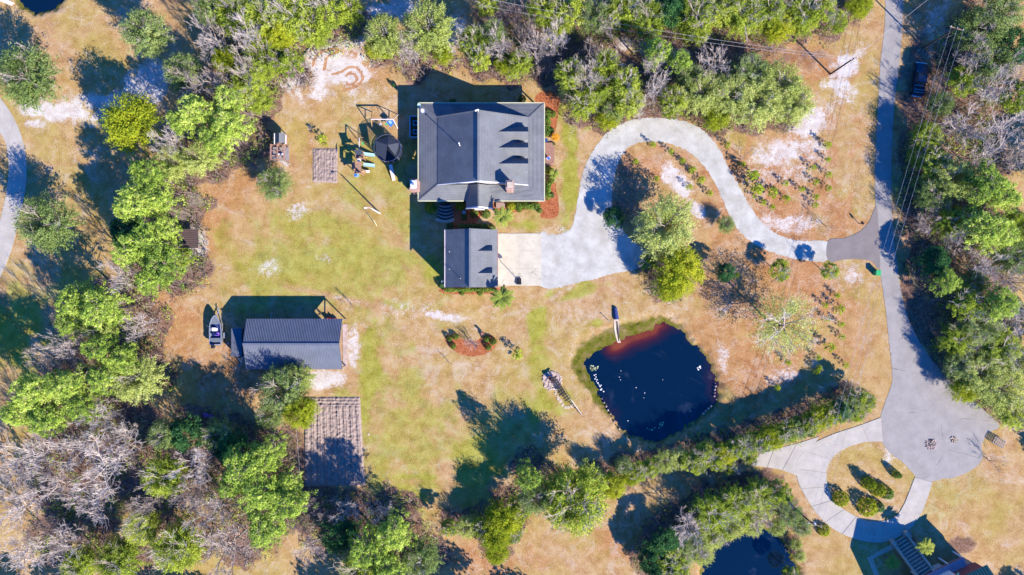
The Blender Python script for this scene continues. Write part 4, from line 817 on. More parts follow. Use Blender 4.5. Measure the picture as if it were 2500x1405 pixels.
o = thing('cargo_trailer', P3(590, 834, 0), 'long blue-grey enclosed trailer with ribbed top parked between boat and shed', 'trailer')
s = MB(); s.box((0, 0, 1.35), (1.8, 4.7, 1.7)); build('box', s, MAT['ribroof'], o, world=False)
for i in range(7): s = MB(); s.box((-.78 + i * .26, 0, 2.23), (.05, 4.7, .05)); build('roof_rib', s, MAT['ribroof'], o, world=False)
for x in (-.95, .95):
    for y in (-.5, .4): s = MB(); s.tube((x - .1, y, .33), (x + .1, y, .33), .33, n=12); build('wheel', s, MAT['black'], o, world=False)
s = MB(); s.bar((-.7, -2.3, .45), (0, -3.5, .45), .09); s.bar((.7, -2.3, .45), (0, -3.5, .45), .09); s.bar((-.3, -2.9, .45), (.3, -2.9, .45), .07); build('hitch', s, MAT['steel'], o, world=False)
def clutter(nm, px, py, label, cat, size, mt, h, extra='top', mt2='black', rz=0.0):
    o = thing(nm, P3(px, py, 0), label, cat, None, rz); w_, d_ = size
    s = MB(); s.add([(-w_ / 2 * q, -d_ / 2 * q, z) for q, z in ()] , []) if False else s.lathe((0, 0, 0), [(max(w_, d_) * .42, 0), (max(w_, d_) * .5, h * .5), (max(w_, d_) * .45, h)], 10); build('body', s, MAT[mt], o, world=False)
    s = MB(); s.lathe((0, 0, h), [(max(w_, d_) * .40, 0), (max(w_, d_) * .34, .05)], 10); build(extra, s, MAT[mt2], o, world=False); return o
clutter('barrel', 610, 801, 'purple barrel in the shade beside the left end of the metal shed', 'barrel', (.6, .6), 'purple', .9, 'lid', 'purple')
clutter('bucket', 560, 838, 'small red bucket between the boat and the cargo trailer', 'bucket', (.4, .4), 'red', .45, 'lid', 'pinkwhite')
def lawn_mower(px, py, rz, label):
    o = thing('lawn_tractor', P3(px, py, 0), label, 'lawn tractor', None, rz)
    s = MB(); s.box((0, 0, .45), (.8, 1.5, .25)); s.box((0, .55, .72), (.5, .55, .35)); build('body', s, MAT['red'], o, world=False); s = MB(); s.box((0, -.3, .75), (.5, .45, .12)); s.box((0, -.52, .95), (.5, .08, .35)); build('seat', s, MAT['black'], o, world=False)
    for x in (-.42, .42):
        for y, r_ in ((.55, .2), (-.45, .28)): s = MB(); s.tube((x - .08, y, r_), (x + .08, y, r_), r_, n=12); build('wheel', s, MAT['black'], o, world=False)
    s = MB(); s.lathe((0, .15, 1.0), [(.18, 0), (.18, .03)], 12); build('steering_wheel', s, MAT['black'], o, world=False)
lawn_mower(812, 782, 1.4, 'small lawn tractor half hidden at the upper right corner of the metal shed')

# small brown shelter
o = thing('small_shelter', P3(480, 583, 0), 'small open timber shelter with brown ribbed roof at the wood edge', 'shelter')
ribbed('roof', P3(452, 563, 2.6), P3(452, 608, 2.6), P3(499, 608, 2.3), P3(499, 563, 2.3), MAT['brownroof'], o, .3, .05)
for x, y in ((456, 566), (456, 605), (496, 566), (496, 605)): s = MB(); s.box(P3(x, y, 1.15), (.14, .14, 2.3)); build('post', s, MAT['wood'], o)
s = MB(); s.bar(P3(456, 563, 2.2), P3(456, 606, 2.2), .06, .2); s.bar(P3(496, 563, 2.1), P3(496, 606, 2.1), .06, .2); build('beam', s, MAT['orange'], o)
for a, b in (((500, 572), (514, 586)), ((514, 586), (507, 597)), ((507, 597), (498, 590))): s = MB(); s.bar(P3(*a, 1.4), P3(*b, .3), .07); build('brace', s, MAT['darkwood'], o)
o = thing('leaning_pole', P3(500, 560, 0), 'thin timber pole leaning over the small brown-roofed shelter', 'pole'); s = MB(); s.bar(P3(486, 548, 2.7), P3(512, 562, 0.05), .07); build('shaft', s, MAT['darkwood'], o); s = MB(); s.box(P3(512, 562, .05), (.2, .2, .1)); build('foot', s, MAT['darkwood'], o)

# timber play fort
def fort():
    o = thing('play_fort', P3(680, 350, 0), 'timber play fort with small gabled playhouse and open pergola frame', 'play fort')
    B = lambda x, y, z: U(x, y, z)
    s = MB(); s.slab([B(659, 360, 1.6), B(705, 360, 1.6), B(705, 393, 1.6), B(659, 393, 1.6)], .1); build('platform', s, MAT['greywood'], o)
    for i in range(3): s = MB(); x = (661, 677, 693)[i]; s.bar(B(x, 352, 2.7), B(x, 391, 2.7), .2, .12); build('beam', s, MAT['redwood'], o)
    for i in range(4): s = MB(); y = (354, 368, 380, 390)[i]; s.bar(B(658, y, 2.5), B(696, y, 2.5), .12, .1); build('cross_beam', s, MAT['redwood'], o)
    for x in (661, 677, 693):
        for y in (355, 389): s = MB(); c = B(x, y, 2.6); s.bar((c.x, c.y, 0), c, .13); build('post', s, MAT['redwood'], o)
    s = MB(); c = (B(671, 327, 0) + B(695, 350, 0)) / 2; a = B(671, 327, 2.4); b = B(695, 350, 2.4); s.slab([B(670, 326, 2.5), B(696, 326, 2.5), B(696, 351, 2.5), B(670, 351, 2.5)], 1.2); build('playhouse_wall', s, MAT['wood'], o)
    s = MB(); s.slab([B(671, 325, 2.9), B(681, 325, 3.7), B(681, 349, 3.7), B(671, 349, 2.9)], .06); s.slab([B(681, 325, 3.7), B(695, 325, 2.9), B(695, 349, 2.9), B(681, 349, 3.7)], .06); build('playhouse_roof', s, MAT['shingle'], o)
    s = MB(); s.slab([B(694, 330, 2.3), B(699, 330, 2.3), B(699, 352, 2.3), B(694, 352, 2.3)], .05); build('awning', s, MAT['white'], o); s = MB(); s.bar(B(670, 326, 2.95), B(670, 352, 2.95), .08, .2); build('trim', s, MAT['white'], o)
    for x, y in ((672, 328), (694, 328), (672, 350), (694, 350)): s = MB(); c = B(x, y, 2.5); s.bar((c.x, c.y, 0), c, .12); build('post', s, MAT['redwood'], o)
    s = MB(); s.slab([B(697, 360, 1.5), B(705, 358, 1.5), B(706, 392, 1.5), B(698, 392, 1.5)], .06); build('side_deck', s, MAT['greywood'], o)
    for i in range(2): s = MB(); y = 394 + i * 4; s.bar(B(676 + 7 * i, 390, 1.5), P3(705 + 5 * i, 408 - i * 6, .05), .12, .08); build('ramp_rail', s, MAT['greywood'], o)
    s = MB(); s.slab([B(680, 391, 1.5), B(688, 389, 1.5), P3(706, 404, .1), P3(699, 408, .1)], .05); build('slide', s, MAT['greywood'], o)
    for x, y in ((663, 372), (690, 378), (684, 378)): s = MB(); s.lathe(B(x, y, 1.6), [(.22, 0), (.25, .4), (.2, .45)], 9); build('stool', s, MAT['white'] if x > 670 else MAT['navy'], o)
fort()

# tilled plots with furrows
def plot(name, corners, rows, z0, label, cross=None, seed=1, amp=.12):
    a, b, c, d = [np.array(U(*p).xy) for p in corners]; st = .11
    nx = int(np.linalg.norm(b - a) / st); ny = int(np.linalg.norm(d - a) / st); u, v = np.meshgrid(np.linspace(0, 1, nx), np.linspace(0, 1, ny))
    Pxy = (a * (1 - u[..., None]) + b * u[..., None]) * (1 - v[..., None]) + (d * (1 - u[..., None]) + c * u[..., None]) * v[..., None]
    X, Y = Pxy[..., 0], Pxy[..., 1]
    def furrow(c, n, period):
        ph = (c * n) % 1.0; dd = np.minimum(ph, 1 - ph) * period
        return amp * (1 - np.exp(-(dd / .13) ** 2)) + .35 * amp * np.cos(2 * np.pi * c * n * 3)
    f = furrow(u + .008 * (fbm(X * .4 + 7, Y * .13 + 3, seed + 40, 2) - .5), rows, 1.0)
    if cross: f = np.where(v < cross, furrow(v / cross, 3, .6), f)
    rg = np.random.default_rng(seed); lump = rg.random(X.shape)
    for _ in range(2): lump = (lump + np.roll(lump, 1, 0) + np.roll(lump, -1, 0) + np.roll(lump, 1, 1) + np.roll(lump, -1, 1)) / 5
    lump = (lump - .5) * .55 + (rg.random(X.shape) - .5) * .05
    edge = np.clip(np.minimum(np.minimum(u * nx, (1 - u) * nx), np.minimum(v * ny, (1 - v) * ny)) / 4, 0, 1)
    Z = (z0 + f + lump * .8) * edge - .03 * (1 - edge)
    V = np.stack([X.ravel(), Y.ravel(), np.maximum(Z, -.03).ravel()], 1); i = np.arange(nx * ny).reshape(ny, nx)
    F = np.stack([i[:-1, :-1].ravel(), i[1:, :-1].ravel(), i[1:, 1:].ravel(), i[:-1, 1:].ravel()], 1)
    o = obj(name, tri_mesh(name, V, F, MAT['soil'])); tag(o, label, 'garden plot')
plot('garden_plot', [(762, 361), (826, 361), (825, 449), (762, 447)], 9, .08, 'small rectangular plot of tilled brown soil left of the playset', None, 4, .07)
plot('garden_plot', [(741, 968), (880, 968), (893, 1188), (741, 1188)], 9, .10, 'large tilled garden plot with long furrows south of the metal shed', .115, 8, .14)

# swing set
def swing_set():
    o = thing('swing_set', U(932, 292, 0), 'timber swing set with long top beam and angled legs', 'swing set')
    zt = 2.6; a = U(906, 292, zt); b = U(960, 292, zt)
    s = MB(); s.bar(a, b, .13, .16); build('top_beam', s, MAT['pinkwhite'], o)
    for p, fe in ((a, ((909, 274), (909, 316))), (b, ((972, 280), (971, 314)))):
        for q in fe: s = MB(); s.bar(p, U(*q), .11); build('leg', s, MAT['orange'] if p is a else MAT['pinkwhite'], o)
        m1 = p.lerp(U(*fe[0]), .55); m2 = p.lerp(U(*fe[1]), .55); s = MB(); s.bar(m1, m2, .09); build('cross_bar', s, MAT['redwood'], o)
    for i, (x, mt, nm) in enumerate(((922, 'white', 'swing_seat'), (937, 'green', 'swing_seat'))):
        p = U(x, 292, zt); s = MB(); q = p + Vector((.1, -.35, -1.9)); s.box(q, (.45, .3, .1), .3); w_ = build(nm, s, MAT[mt], o); s = MB(); s.tube(p + Vector((-.2, 0, 0)), q + Vector((-.2, 0, 0)), .015, n=4); s.tube(p + Vector((.2, 0, 0)), q + Vector((.2, 0, 0)), .015, n=4); build('chain', s, MAT['steel'], w_)
    c = U(954, 300, 1.0); s = MB(); s.slab([c + Vector((-.75, .1, .15)), c + Vector((-.1, .6, .25)), c + Vector((.65, 0, .15)), c + Vector((0, -.75, 0))], .08); w_ = build('platform_swing', s, MAT['blue'], o)
    s = MB()
    for dx, dy in ((-.7, .1), (-.1, .55), (.6, 0), (0, -.7)): s.tube(c + Vector((dx, dy, .15)), b + Vector((-.3, 0, 0)), .02, n=4)
    build('rope', s, MAT['blue'], w_); s = MB(); s.slab([c + Vector((-.45, .1, .27)), c + Vector((-.1, .4, .32)), c + Vector((.3, 0, .26)), c + Vector((0, -.35, .2))], .03); build('pad', s, MAT['teal'], w_)
swing_set()
def playset():
    o = thing('playset', U(875, 395, 0), 'orange timber playset with towers, pale slides and blue canopy', 'playset'); B = U
    def post(x, y, z, mt='redwood'): s = MB(); c = U(x, y, z); s.bar((c.x, c.y, 0), c, .11); build('post', s, MAT[mt], o)
    for (x0, y0, x1, y1, z) in ((868, 375, 888, 388, 1.5), (866, 396, 882, 424, 1.7)):
        s = MB(); s.slab([B(x0, y0, z), B(x1, y0, z), B(x1, y1, z), B(x0, y1, z)], .1); build('platform', s, MAT['wood'], o)
        for x in (x0 + 1, x1 - 1):
            for y in (y0 + 1, y1 - 1): post(x, y, z + .9)
        for a, b in (((x0, y0), (x0, y1)), ((x0, y0), (x1, y0)), ((x0, y1), (x1, y1))): s = MB(); s.bar(B(*a, z + .7), B(*b, z + .7), .06, .5); build('guard_rail', s, MAT['redwood'], o)
    s = MB(); s.slab([B(866, 366, 3.0), B(884, 366, 3.0), B(886, 378, 2.5), B(867, 378, 2.5)], .05); build('canopy', s, MAT['canopy'], o)
    s = MB(); s.slab([B(858, 398, 2.9), B(866, 396, 3.3), B(867, 412, 3.3), B(859, 414, 2.9)], .05); build('canopy', s, MAT['canopy'], o)
    s = MB(); s.slab([B(864, 423, 2.2), B(877, 422, 2.4), B(876, 432, 2.2), B(866, 433, 2.0)], .05); build('blue_canopy', s, MAT['teal'], o); s = MB(); s.box(B(868, 428, 2.4), (.5, .4, .06)); build('blue_panel', s, MAT['blue'], o)
    s = MB(); s.box(B(877, 392, 2.1), (.5, .55, .5)); build('white_panel', s, MAT['white'], o)
    for y0, y1 in ((376, 380), (402, 405)):
        a = B(887, y0, 1.45); b = B(915, y1, .15); n = (b - a).normalized(); sd_ = Vector((-n.y, n.x, 0)).normalized(); s = MB()
        s.slab([a - sd_ * .22, b - sd_ * .22, b + sd_ * .22, a + sd_ * .22], .04); s.bar(a - sd_ * .25, b - sd_ * .25, .06, .16); s.bar(a + sd_ * .25, b + sd_ * .25, .06, .16); build('slide', s, MAT['teal'], o)
    s = MB(); a = B(882, 419, 1.2); b = B(903, 419, .3); s.slab([a + Vector((0, .25, 0)), b + Vector((0, .25, 0)), b - Vector((0, .25, 0)), a - Vector((0, .25, 0))], .05); build('climbing_ramp', s, MAT['wood'], o); s = MB(); s.box(B(898, 419, .62), (.55, .32, .05), ry=.4); build('sign_board', s, MAT['white'], o)
    s = MB(); s.bar(B(877, 337, 2.4), B(877, 366, 2.4), .11, .13); build('swing_beam', s, MAT['pinkwhite'], o)
    for q in ((870, 338), (890, 336)): s = MB(); s.bar(B(877, 337, 2.4), U(*q), .09); build('swing_leg', s, MAT['wood'], o)
    p = B(877, 345, 2.4); q = p + Vector((.25, -.05, -1.7)); s = MB(); s.box(q, (.3, .45, .12)); w_ = build('swing_seat', s, MAT['green'], o); s = MB(); s.tube(p, q, .02, n=4); build('chain', s, MAT['steel'], w_)
    for a, b in (((886, 371, 2.3), (889, 379, 2.3)), ((866, 421, 2.3), (888, 420, 1.3)), ((886, 384, 1.7), (896, 386, .2)), ((878, 425, 1.9), (892, 424, .3))): s = MB(); s.bar(B(*a), B(*b), .1); build('ladder_rail', s, MAT['orange'], o)
playset()
def trampoline():
    c = U(953, 370, 0); o = thing('trampoline', (c.x, c.y, 0), 'round trampoline with dark net, poles and half-collapsed dark canopy', 'trampoline'); R = 2.15; n = 28
    s = MB(); s.lathe((0, 0, .88), [(R * .88, 0), (R * .88, .02)], n); build('mat', s, MAT['canopy'], o, world=False)
    s = MB(); V = []; F = []
    for r_ in (R * .88, R): 
        for i in range(n): a = 2 * math.pi * i / n; V.append((r_ * math.cos(a), r_ * math.sin(a), .93))
    F = [(i, (i + 1) % n, n + (i + 1) % n, n + i) for i in range(n)]; s.add(V, F); build('pad', s, MAT['navy'], o, world=False)
    s = MB(); pts = [Vector((R * math.cos(2 * math.pi * i / n), R * math.sin(2 * math.pi * i / n), .9)) for i in range(n + 1)]; s.path(pts, .045, 5); build('frame', s, MAT['chrome'], o, world=False)
    s = MB(); pts = [Vector((R * 1.05 * math.cos(2 * math.pi * i / n), R * 1.05 * math.sin(2 * math.pi * i / n), 2.85)) for i in range(n + 1)]; s.path(pts, .022, 5); build('top_ring', s, MAT['chrome'], o, world=False)
    for k in range(6):
        a = math.pi * k / 3 + .3; p = Vector((R * 1.05 * math.cos(a), R * 1.05 * math.sin(a), 0)); s = MB(); s.tube(p, p + Vector((0, 0, 2.85)), .03, n=6); build('pole', s, MAT['steel'], o, world=False)
        s = MB(); s.tube(p * .95, p * .95 + Vector((0, 0, .9)), .03, n=5); build('leg', s, MAT['steel'], o, world=False)
    net = MB()
    for i in range(n): a = 2 * math.pi * i / n; b = 2 * math.pi * (i + 1) / n; net.add([(R * 1.03 * math.cos(a), R * 1.03 * math.sin(a), .95), (R * 1.03 * math.cos(b), R * 1.03 * math.sin(b), .95), (R * 1.04 * math.cos(b), R * 1.04 * math.sin(b), 2.83), (R * 1.04 * math.cos(a), R * 1.04 * math.sin(a), 2.83)], [(0, 1, 2, 3)])
    build('net', net, MAT['net'], o, world=False, recalc=False)
    ap = Vector((.15, .35, 3.55)); ring = [Vector((R * math.cos(a), R * math.sin(a), 2.5 + .25 * math.cos(3 * a))) for a in [math.radians(d) for d in (25, 85, 140, 200, 260, 320)]]; ring[2] = Vector((-1.9, 1.15, 3.0)); ring[5] = Vector((1.45, -1.5, 2.3))
    s = MB()
    for i in (0, 1, 2, 3, 5): s.add([ap, ring[i], ring[(i + 1) % 6]], [(0, 1, 2)])
    build('canopy', s, MAT['canopy'], o, world=False, recalc=False)
mt = bpy.data.materials.new('dark_netting'); mt.use_nodes = True; t = mt.node_tree; b = t.nodes['Principled BSDF']; b.inputs['Base Color'].default_value = (.012, .013, .018, 1); b.inputs['Roughness'].default_value = .8; b.inputs['Alpha'].default_value = .5; MAT['net'] = mt
trampoline()
o = thing('long_slide', U(960, 420, 0), 'pale wooden slide board leaning below the trampoline', 'slide'); a = U(953, 402, .95); b = U(962, 441, .1); sdv = Vector((.27, .06, 0))
s = MB(); s.slab([a - sdv, b - sdv, b + sdv, a + sdv], .05); build('board', s, MAT['pinkwhite'], o)
for sg in (-1, 1): s = MB(); s.bar(a + sdv * sg * 1.12, b + sdv * sg * 1.12, .05, .12); build('rail', s, MAT['orange'], o)

# basketball hoop on the pad
c = P3(1267, 688, .08); o = thing('basketball_hoop', c, 'portable basketball hoop with black base on the concrete pad edge', 'basketball hoop')
s = MB(); s.slab([(-.42, -.5, .35), (.42, -.5, .35), (.36, .55, .22), (-.36, .55, .22)], .3); build('base', s, MAT['black'], o, world=False)
s = MB(); s.tube((0, .1, .2), (0, .35, 2.7), .055, n=8); s.bar((0, .35, 2.6), (0, .75, 3.0), .06); build('pole', s, MAT['black'], o, world=False)
s = MB(); P_ = [(.68 * math.cos(t_) * (1 if abs(math.cos(t_)) < .9 else .97), .8, 3.15 + .45 * math.sin(t_)) for t_ in [i * math.pi / 8 for i in range(16)]]; s.ext(P_, (0, .04, 0)); build('backboard', s, MAT['glass'], o, world=False)
s = MB(); s.path([Vector((.23 * math.cos(i * math.pi / 6), 1.1 + .23 * math.sin(i * math.pi / 6), 2.85)) for i in range(13)], .012, 4); build('rim', s, MAT['orange'], o, world=False)
s = MB()
for i in range(12): a = i * math.pi / 6; s.tube((.23 * math.cos(a), 1.1 + .23 * math.sin(a), 2.85), (.13 * math.cos(a + .3), 1.1 + .13 * math.sin(a + .3), 2.45), .008, n=3)
build('net', s, MAT['white'], o, world=False)

# lawn lamp post and stake
o = thing('lamp_post', P3(927, 521, 0), 'white lamp post with curved arm standing alone on the open lawn', 'lamp post')
s = MB(); s.tube(P3(927, 521, 0), P3(927, 521, 5.6), .13, .10, 8); build('pole', s, MAT['white'], o); s = MB(); s.path([P3(927, 521, 5.6), P3(922, 518, 5.95), P3(915, 518, 6.0)], .035, 6); build('arm', s, MAT['white'], o); s = MB(); s.box(P3(911, 518, 5.98), (.5, .22, .12)); build('lamp_head', s, MAT['white'], o)
o = thing('guy_stake', P3(920, 552, 0), 'short yellow guy wire guard stuck in the lawn below the lamp post', 'stake'); s = MB(); s.tube(P3(920, 552, 0), P3(916, 540, 1.4), .05, n=6); build('sleeve', s, MAT['cream'], o); s = MB(); s.tube(P3(916, 540, 1.4), P3(905, 522, 4.0), .012, n=4); build('wire', s, MAT['steel'], o)

# fire pit, stones, chairs and the lattice frame
o = thing('fire_pit', P3(1349, 930, 0), 'round fire pit patch ringed with pinkish stones on the lawn', 'fire pit')
rs = random.Random(4)
s = MB(); s.slab([P3(1349 + 22 * math.cos(i * math.pi / 12) + rs.uniform(-1, 1), 930 + 23 * math.sin(i * math.pi / 12) + rs.uniform(-1, 1), .03) for i in range(24)], .06); build('gravel_bed', s, MAT['pinkstone'], o)
for i in range(52):
    ring = i < 30; a = i * 2 * math.pi / 30 if ring else rs.uniform(.4, 3.6); r_ = rs.uniform(20, 24) if ring else rs.uniform(6, 19); w_ = rs.uniform(.14, .3)
    x, y = 1349 + r_ * math.cos(a), 930 + r_ * math.sin(a); n = 6; s = MB(); s.slab([P3(x, y, 0) + Vector((w_ * rs.uniform(.7, 1.1) * math.cos(k * 1.047), w_ * rs.uniform(.7, 1.1) * math.sin(k * 1.047), .09 + rs.uniform(0, .08))) for k in range(n)], .2); build('stone', s, MAT['stone'] if rs.random() < .6 else MAT['pinkstone'], o)
for i, (x, y, r_) in enumerate(((1356, 962, .22), (1361, 968, .2), (1364, 974, .33), (1369, 980, .34), (1374, 989, .28), (1381, 995, .28), (1388, 995, .28), (1396, 992, .34), (1358, 957, .22))):
    s = MB(); s.slab([Vector((r_ * rs.uniform(.85, 1.1) * math.cos(k * .785), r_ * rs.uniform(.85, 1.1) * math.sin(k * .785), .06)) for k in range(8)], .08); q = build('stepping_stone', s, MAT['stone']); q.location = P3(x, y, 0)
    tag(q, ['topmost stepping stone but one below the fire pit', 'third stepping stone down from the fire pit', 'fourth stepping stone down from the fire pit', 'fifth stepping stone down from the fire pit', 'sixth stepping stone, where the path starts to curve right', 'first of the two bottom stepping stones of the curved path', 'second of the two bottom stepping stones of the curved path', 'last stepping stone at the lattice frame end of the path', 'topmost stepping stone directly below the fire pit'][i], 'stepping stone', 'stepping stones from the fire pit')
for (x, y, lb) in ((1342, 923, 'rusty brown barrel chair at the upper left in the fire pit'), (1349, 929, 'rusty brown barrel chair at the centre of the fire pit')):
    o = thing('barrel_chair', P3(x, y, .05), lb, 'chair'); s = MB(); s.lathe((0, 0, 0), [(.26, 0), (.3, .25), (.28, .45)], 12); build('seat', s, MAT['terracotta'], o, world=False); s = MB()
    for k in range(6): a = 1.2 + k * .4; s.box((.3 * math.cos(a), .3 * math.sin(a), .6), (.05, .14, .5), a); 
    build('backrest', s, MAT['terracotta'], o, world=False)
o = thing('lattice_frame', P3(1385, 968, 0), 'long dark ladder-like lattice frame tapering from the fire pit towards the pond', 'lattice frame')
A0, B0 = P3(1352, 922, 1.0), P3(1386, 975, .75); tip = P3(1424, 1018, .1); n_ = (B0 - A0).normalized(); sv = Vector((-n_.y, n_.x, 0)).normalized()
for sg in (-.25, .15): s = MB(); s.bar(A0 + sv * sg, B0 + sv * sg, .16, .1); build('rail', s, MAT['darkwood'], o)
for i in range(10): c = A0.lerp(B0, i / 9.3); s = MB(); s.bar(c - sv * .6, c + sv * .4 , .2, .08); build('rung', s, MAT['darkwood'], o)
s = MB(); s.bar(A0 + sv * .6 + n_ * -.1, A0 - sv * .55 + n_ * -.1, .28, .08); build('crosshead', s, MAT['darkwood'], o)
for p, q, w_, mt_ in ((B0 - sv * .2, tip, .07, 'darkwood'), (B0 + sv * .35 + n_ * -.8, tip, .035, 'white'), (A0.lerp(B0, .45) + sv * .6, B0 + sv * .5 + n_ * .3, .09, 'darkwood'), (B0 + sv * .5 + n_ * .3, tip, .035, 'white')): s = MB(); s.bar(p, q, w_); build('stay', s, MAT[mt_], o)
for i in range(9): t_ = .15 + i * .095; c = (B0 - sv * .2).lerp(tip, t_); d = (B0 + sv * .35).lerp(tip, t_); s = MB(); s.bar(c, d, .09, .04); build('tie', s, MAT['darkwood'], o)
o = thing('garden_chair', P3(1178, 816, 0), 'small dark garden chair at the top right of the crescent bed', 'chair'); s = MB(); s.box((0, 0, .45), (.5, .5, .06)); build('seat', s, MAT['terracotta'], o, world=False); s = MB(); s.box((0, .26, .8), (.5, .05, .6)); build('backrest', s, MAT['terracotta'], o, world=False)
for x in (-.22, .22):
    for y in (-.22, .22): s = MB(); s.box((x, y, .22), (.05, .05, .44)); build('leg', s, MAT['terracotta'], o, world=False)

# pond-side things
o = thing('drain_pipe', P3(1503, 765, 0), 'dark blue corrugated drain pipe mouth above the pond chute', 'pipe'); V = []
s = MB(); s.tube(P3(1501.5, 752, .12), P3(1505, 780, .15), .30, .42, 14); build('pipe', s, MAT['navy'], o)
for i in range(6): s = MB(); t_ = i / 6; c = P3(1501.5 + 3.5 * t_, 752 + 28 * t_, .12); d = P3(1501.5 + 3.5 * (t_ + .04), 752 + 28 * (t_ + .04), .12); s.tube(c, d, .33 + .12 * t_, n=14); build('rib', s, MAT['navy'], o)
s = MB(); s.slab([P3(x, y, z) for x, y, z in ((1498, 780, .04), (1510, 780, .04), (1513, 800, .0), (1512, 825, -.3), (1517, 838, -.42), (1509, 838, -.42), (1503, 822, -.28), (1499, 800, .0))], .08); q = build('sand_chute', s, MAT['stone']); tag(q, 'pale sandy chute leading from the drain pipe to the pond', 'chute')
s = MB(); s.slab([P3(x, y, z) for x, y, z in ((1504.5, 785, .06), (1507.5, 785, .06), (1510, 806, .02), (1513, 834, -.36), (1511, 834, -.36), (1506.5, 806, .02))], .03); q = build('wet_gully', s, MAT['darkwood']); tag(q, 'dark wet trickle running down the middle of the pale chute', 'gully')
o = thing('marker_post', P3(1484, 782, 0), 'slim dark marker post left of the drain pipe', 'post'); s = MB(); s.tube(P3(1484, 782, 0), P3(1484, 782, 1.1), .05, n=6); build('shaft', s, MAT['darkwood'], o); s = MB(); s.box(P3(1484, 782, 1.12), (.14, .14, .05)); build('cap', s, MAT['steel'], o)
o = thing('marker_post', P3(2000, 944, 0), 'short pale post standing alone right of the pond field', 'post'); s = MB(); s.tube(P3(2000, 944, 0), P3(2000, 944, 1.2), .06, n=6); build('shaft', s, MAT['white'], o); s = MB(); s.box(P3(2000, 944, 1.22), (.14, .14, .05)); build('cap', s, MAT['steel'], o)
def pads(nm, spots, label, r0=.16, mt='white', cat='lily pads', seed=3):
    r = random.Random(seed); x0, y0 = spots[0]; o = thing(nm, U(x0, y0, WATER_Z), label, cat)
    for x, y in spots:
        s = MB(); rad = r0 * r.uniform(.5, 1.0); s.slab([U(x, y, WATER_Z) + Vector((rad * math.cos(k * .7 + .2), rad * math.sin(k * .7 + .2), .03)) for k in range(9)], .02); build('lily_pad', s, MAT[mt], o)
MAT['pad_leaf'] = plain('pale_lily_pads', (.36, .40, .20, 1), .5, .3)
r5 = random.Random(8)
pads('lily_pads', [(1441 + r5.uniform(0, 19), 893 + r5.uniform(0, 12)) for i in range(26)], 'dense yellowish cluster of lily pads at the left shore of the pond', .15, 'pad_leaf')
pads('lily_pads', [(1452 + i * 1.4 + r5.uniform(-4, 4), 915 + i * 3 + r5.uniform(-2, 2)) for i in range(15)], 'loose string of pale lily pads along the left shore of the pond', .14, 'white')
pads('lily_pads', [(1703, 899), (1707, 897), (1710, 899), (1705, 903), (1709, 895)], 'small group of four white floats near the right shore of the pond', .16, 'white')
pads('lily_pads', [(1613, 1033), (1617, 1037), (1615, 1041), (1611, 1037), (1619, 1032), (1580, 1046), (1586, 1049), (1592, 1050), (1598, 1045), (1609, 1045)], 'pale scraps of pads near the bottom shore of the pond', .18, 'pad_leaf')
pads('lily_pads', [(1516, 906), (1512, 921), (1515, 928), (1553, 947), (1574, 960), (1572, 972), (1618, 928), (1533, 1028)], 'scattered small bright specks floating in mid pond', .09, 'white')
r6 = random.Random(19)
for nm, spots, lb in (('shore_rocks', [(1744 + r6.uniform(-4, 4), 935 + i * 8) for i in range(6)] + [(1735 - i * 6, 992 + i * 6) for i in range(4)] , 'pale rocks along the right shore of the large pond'), ('shore_rocks', [(1470 + i * 5 + r6.uniform(-2, 2), 975 + i * 9 + r6.uniform(-2, 2)) for i in range(9)], 'small rocks along the lower left shore of the large pond')):
    o = thing(nm, U(*spots[0]), lb, 'rocks')
    for x, y in spots:
        s = MB(); w_ = r6.uniform(.08, .24); s.lathe(U(x, y, -.4), [(w_, 0), (w_ * 1.1, .15), (w_ * .6, .35), (w_ * .1, .42)], 6); build('rock', s, MAT['pinkstone'], o)

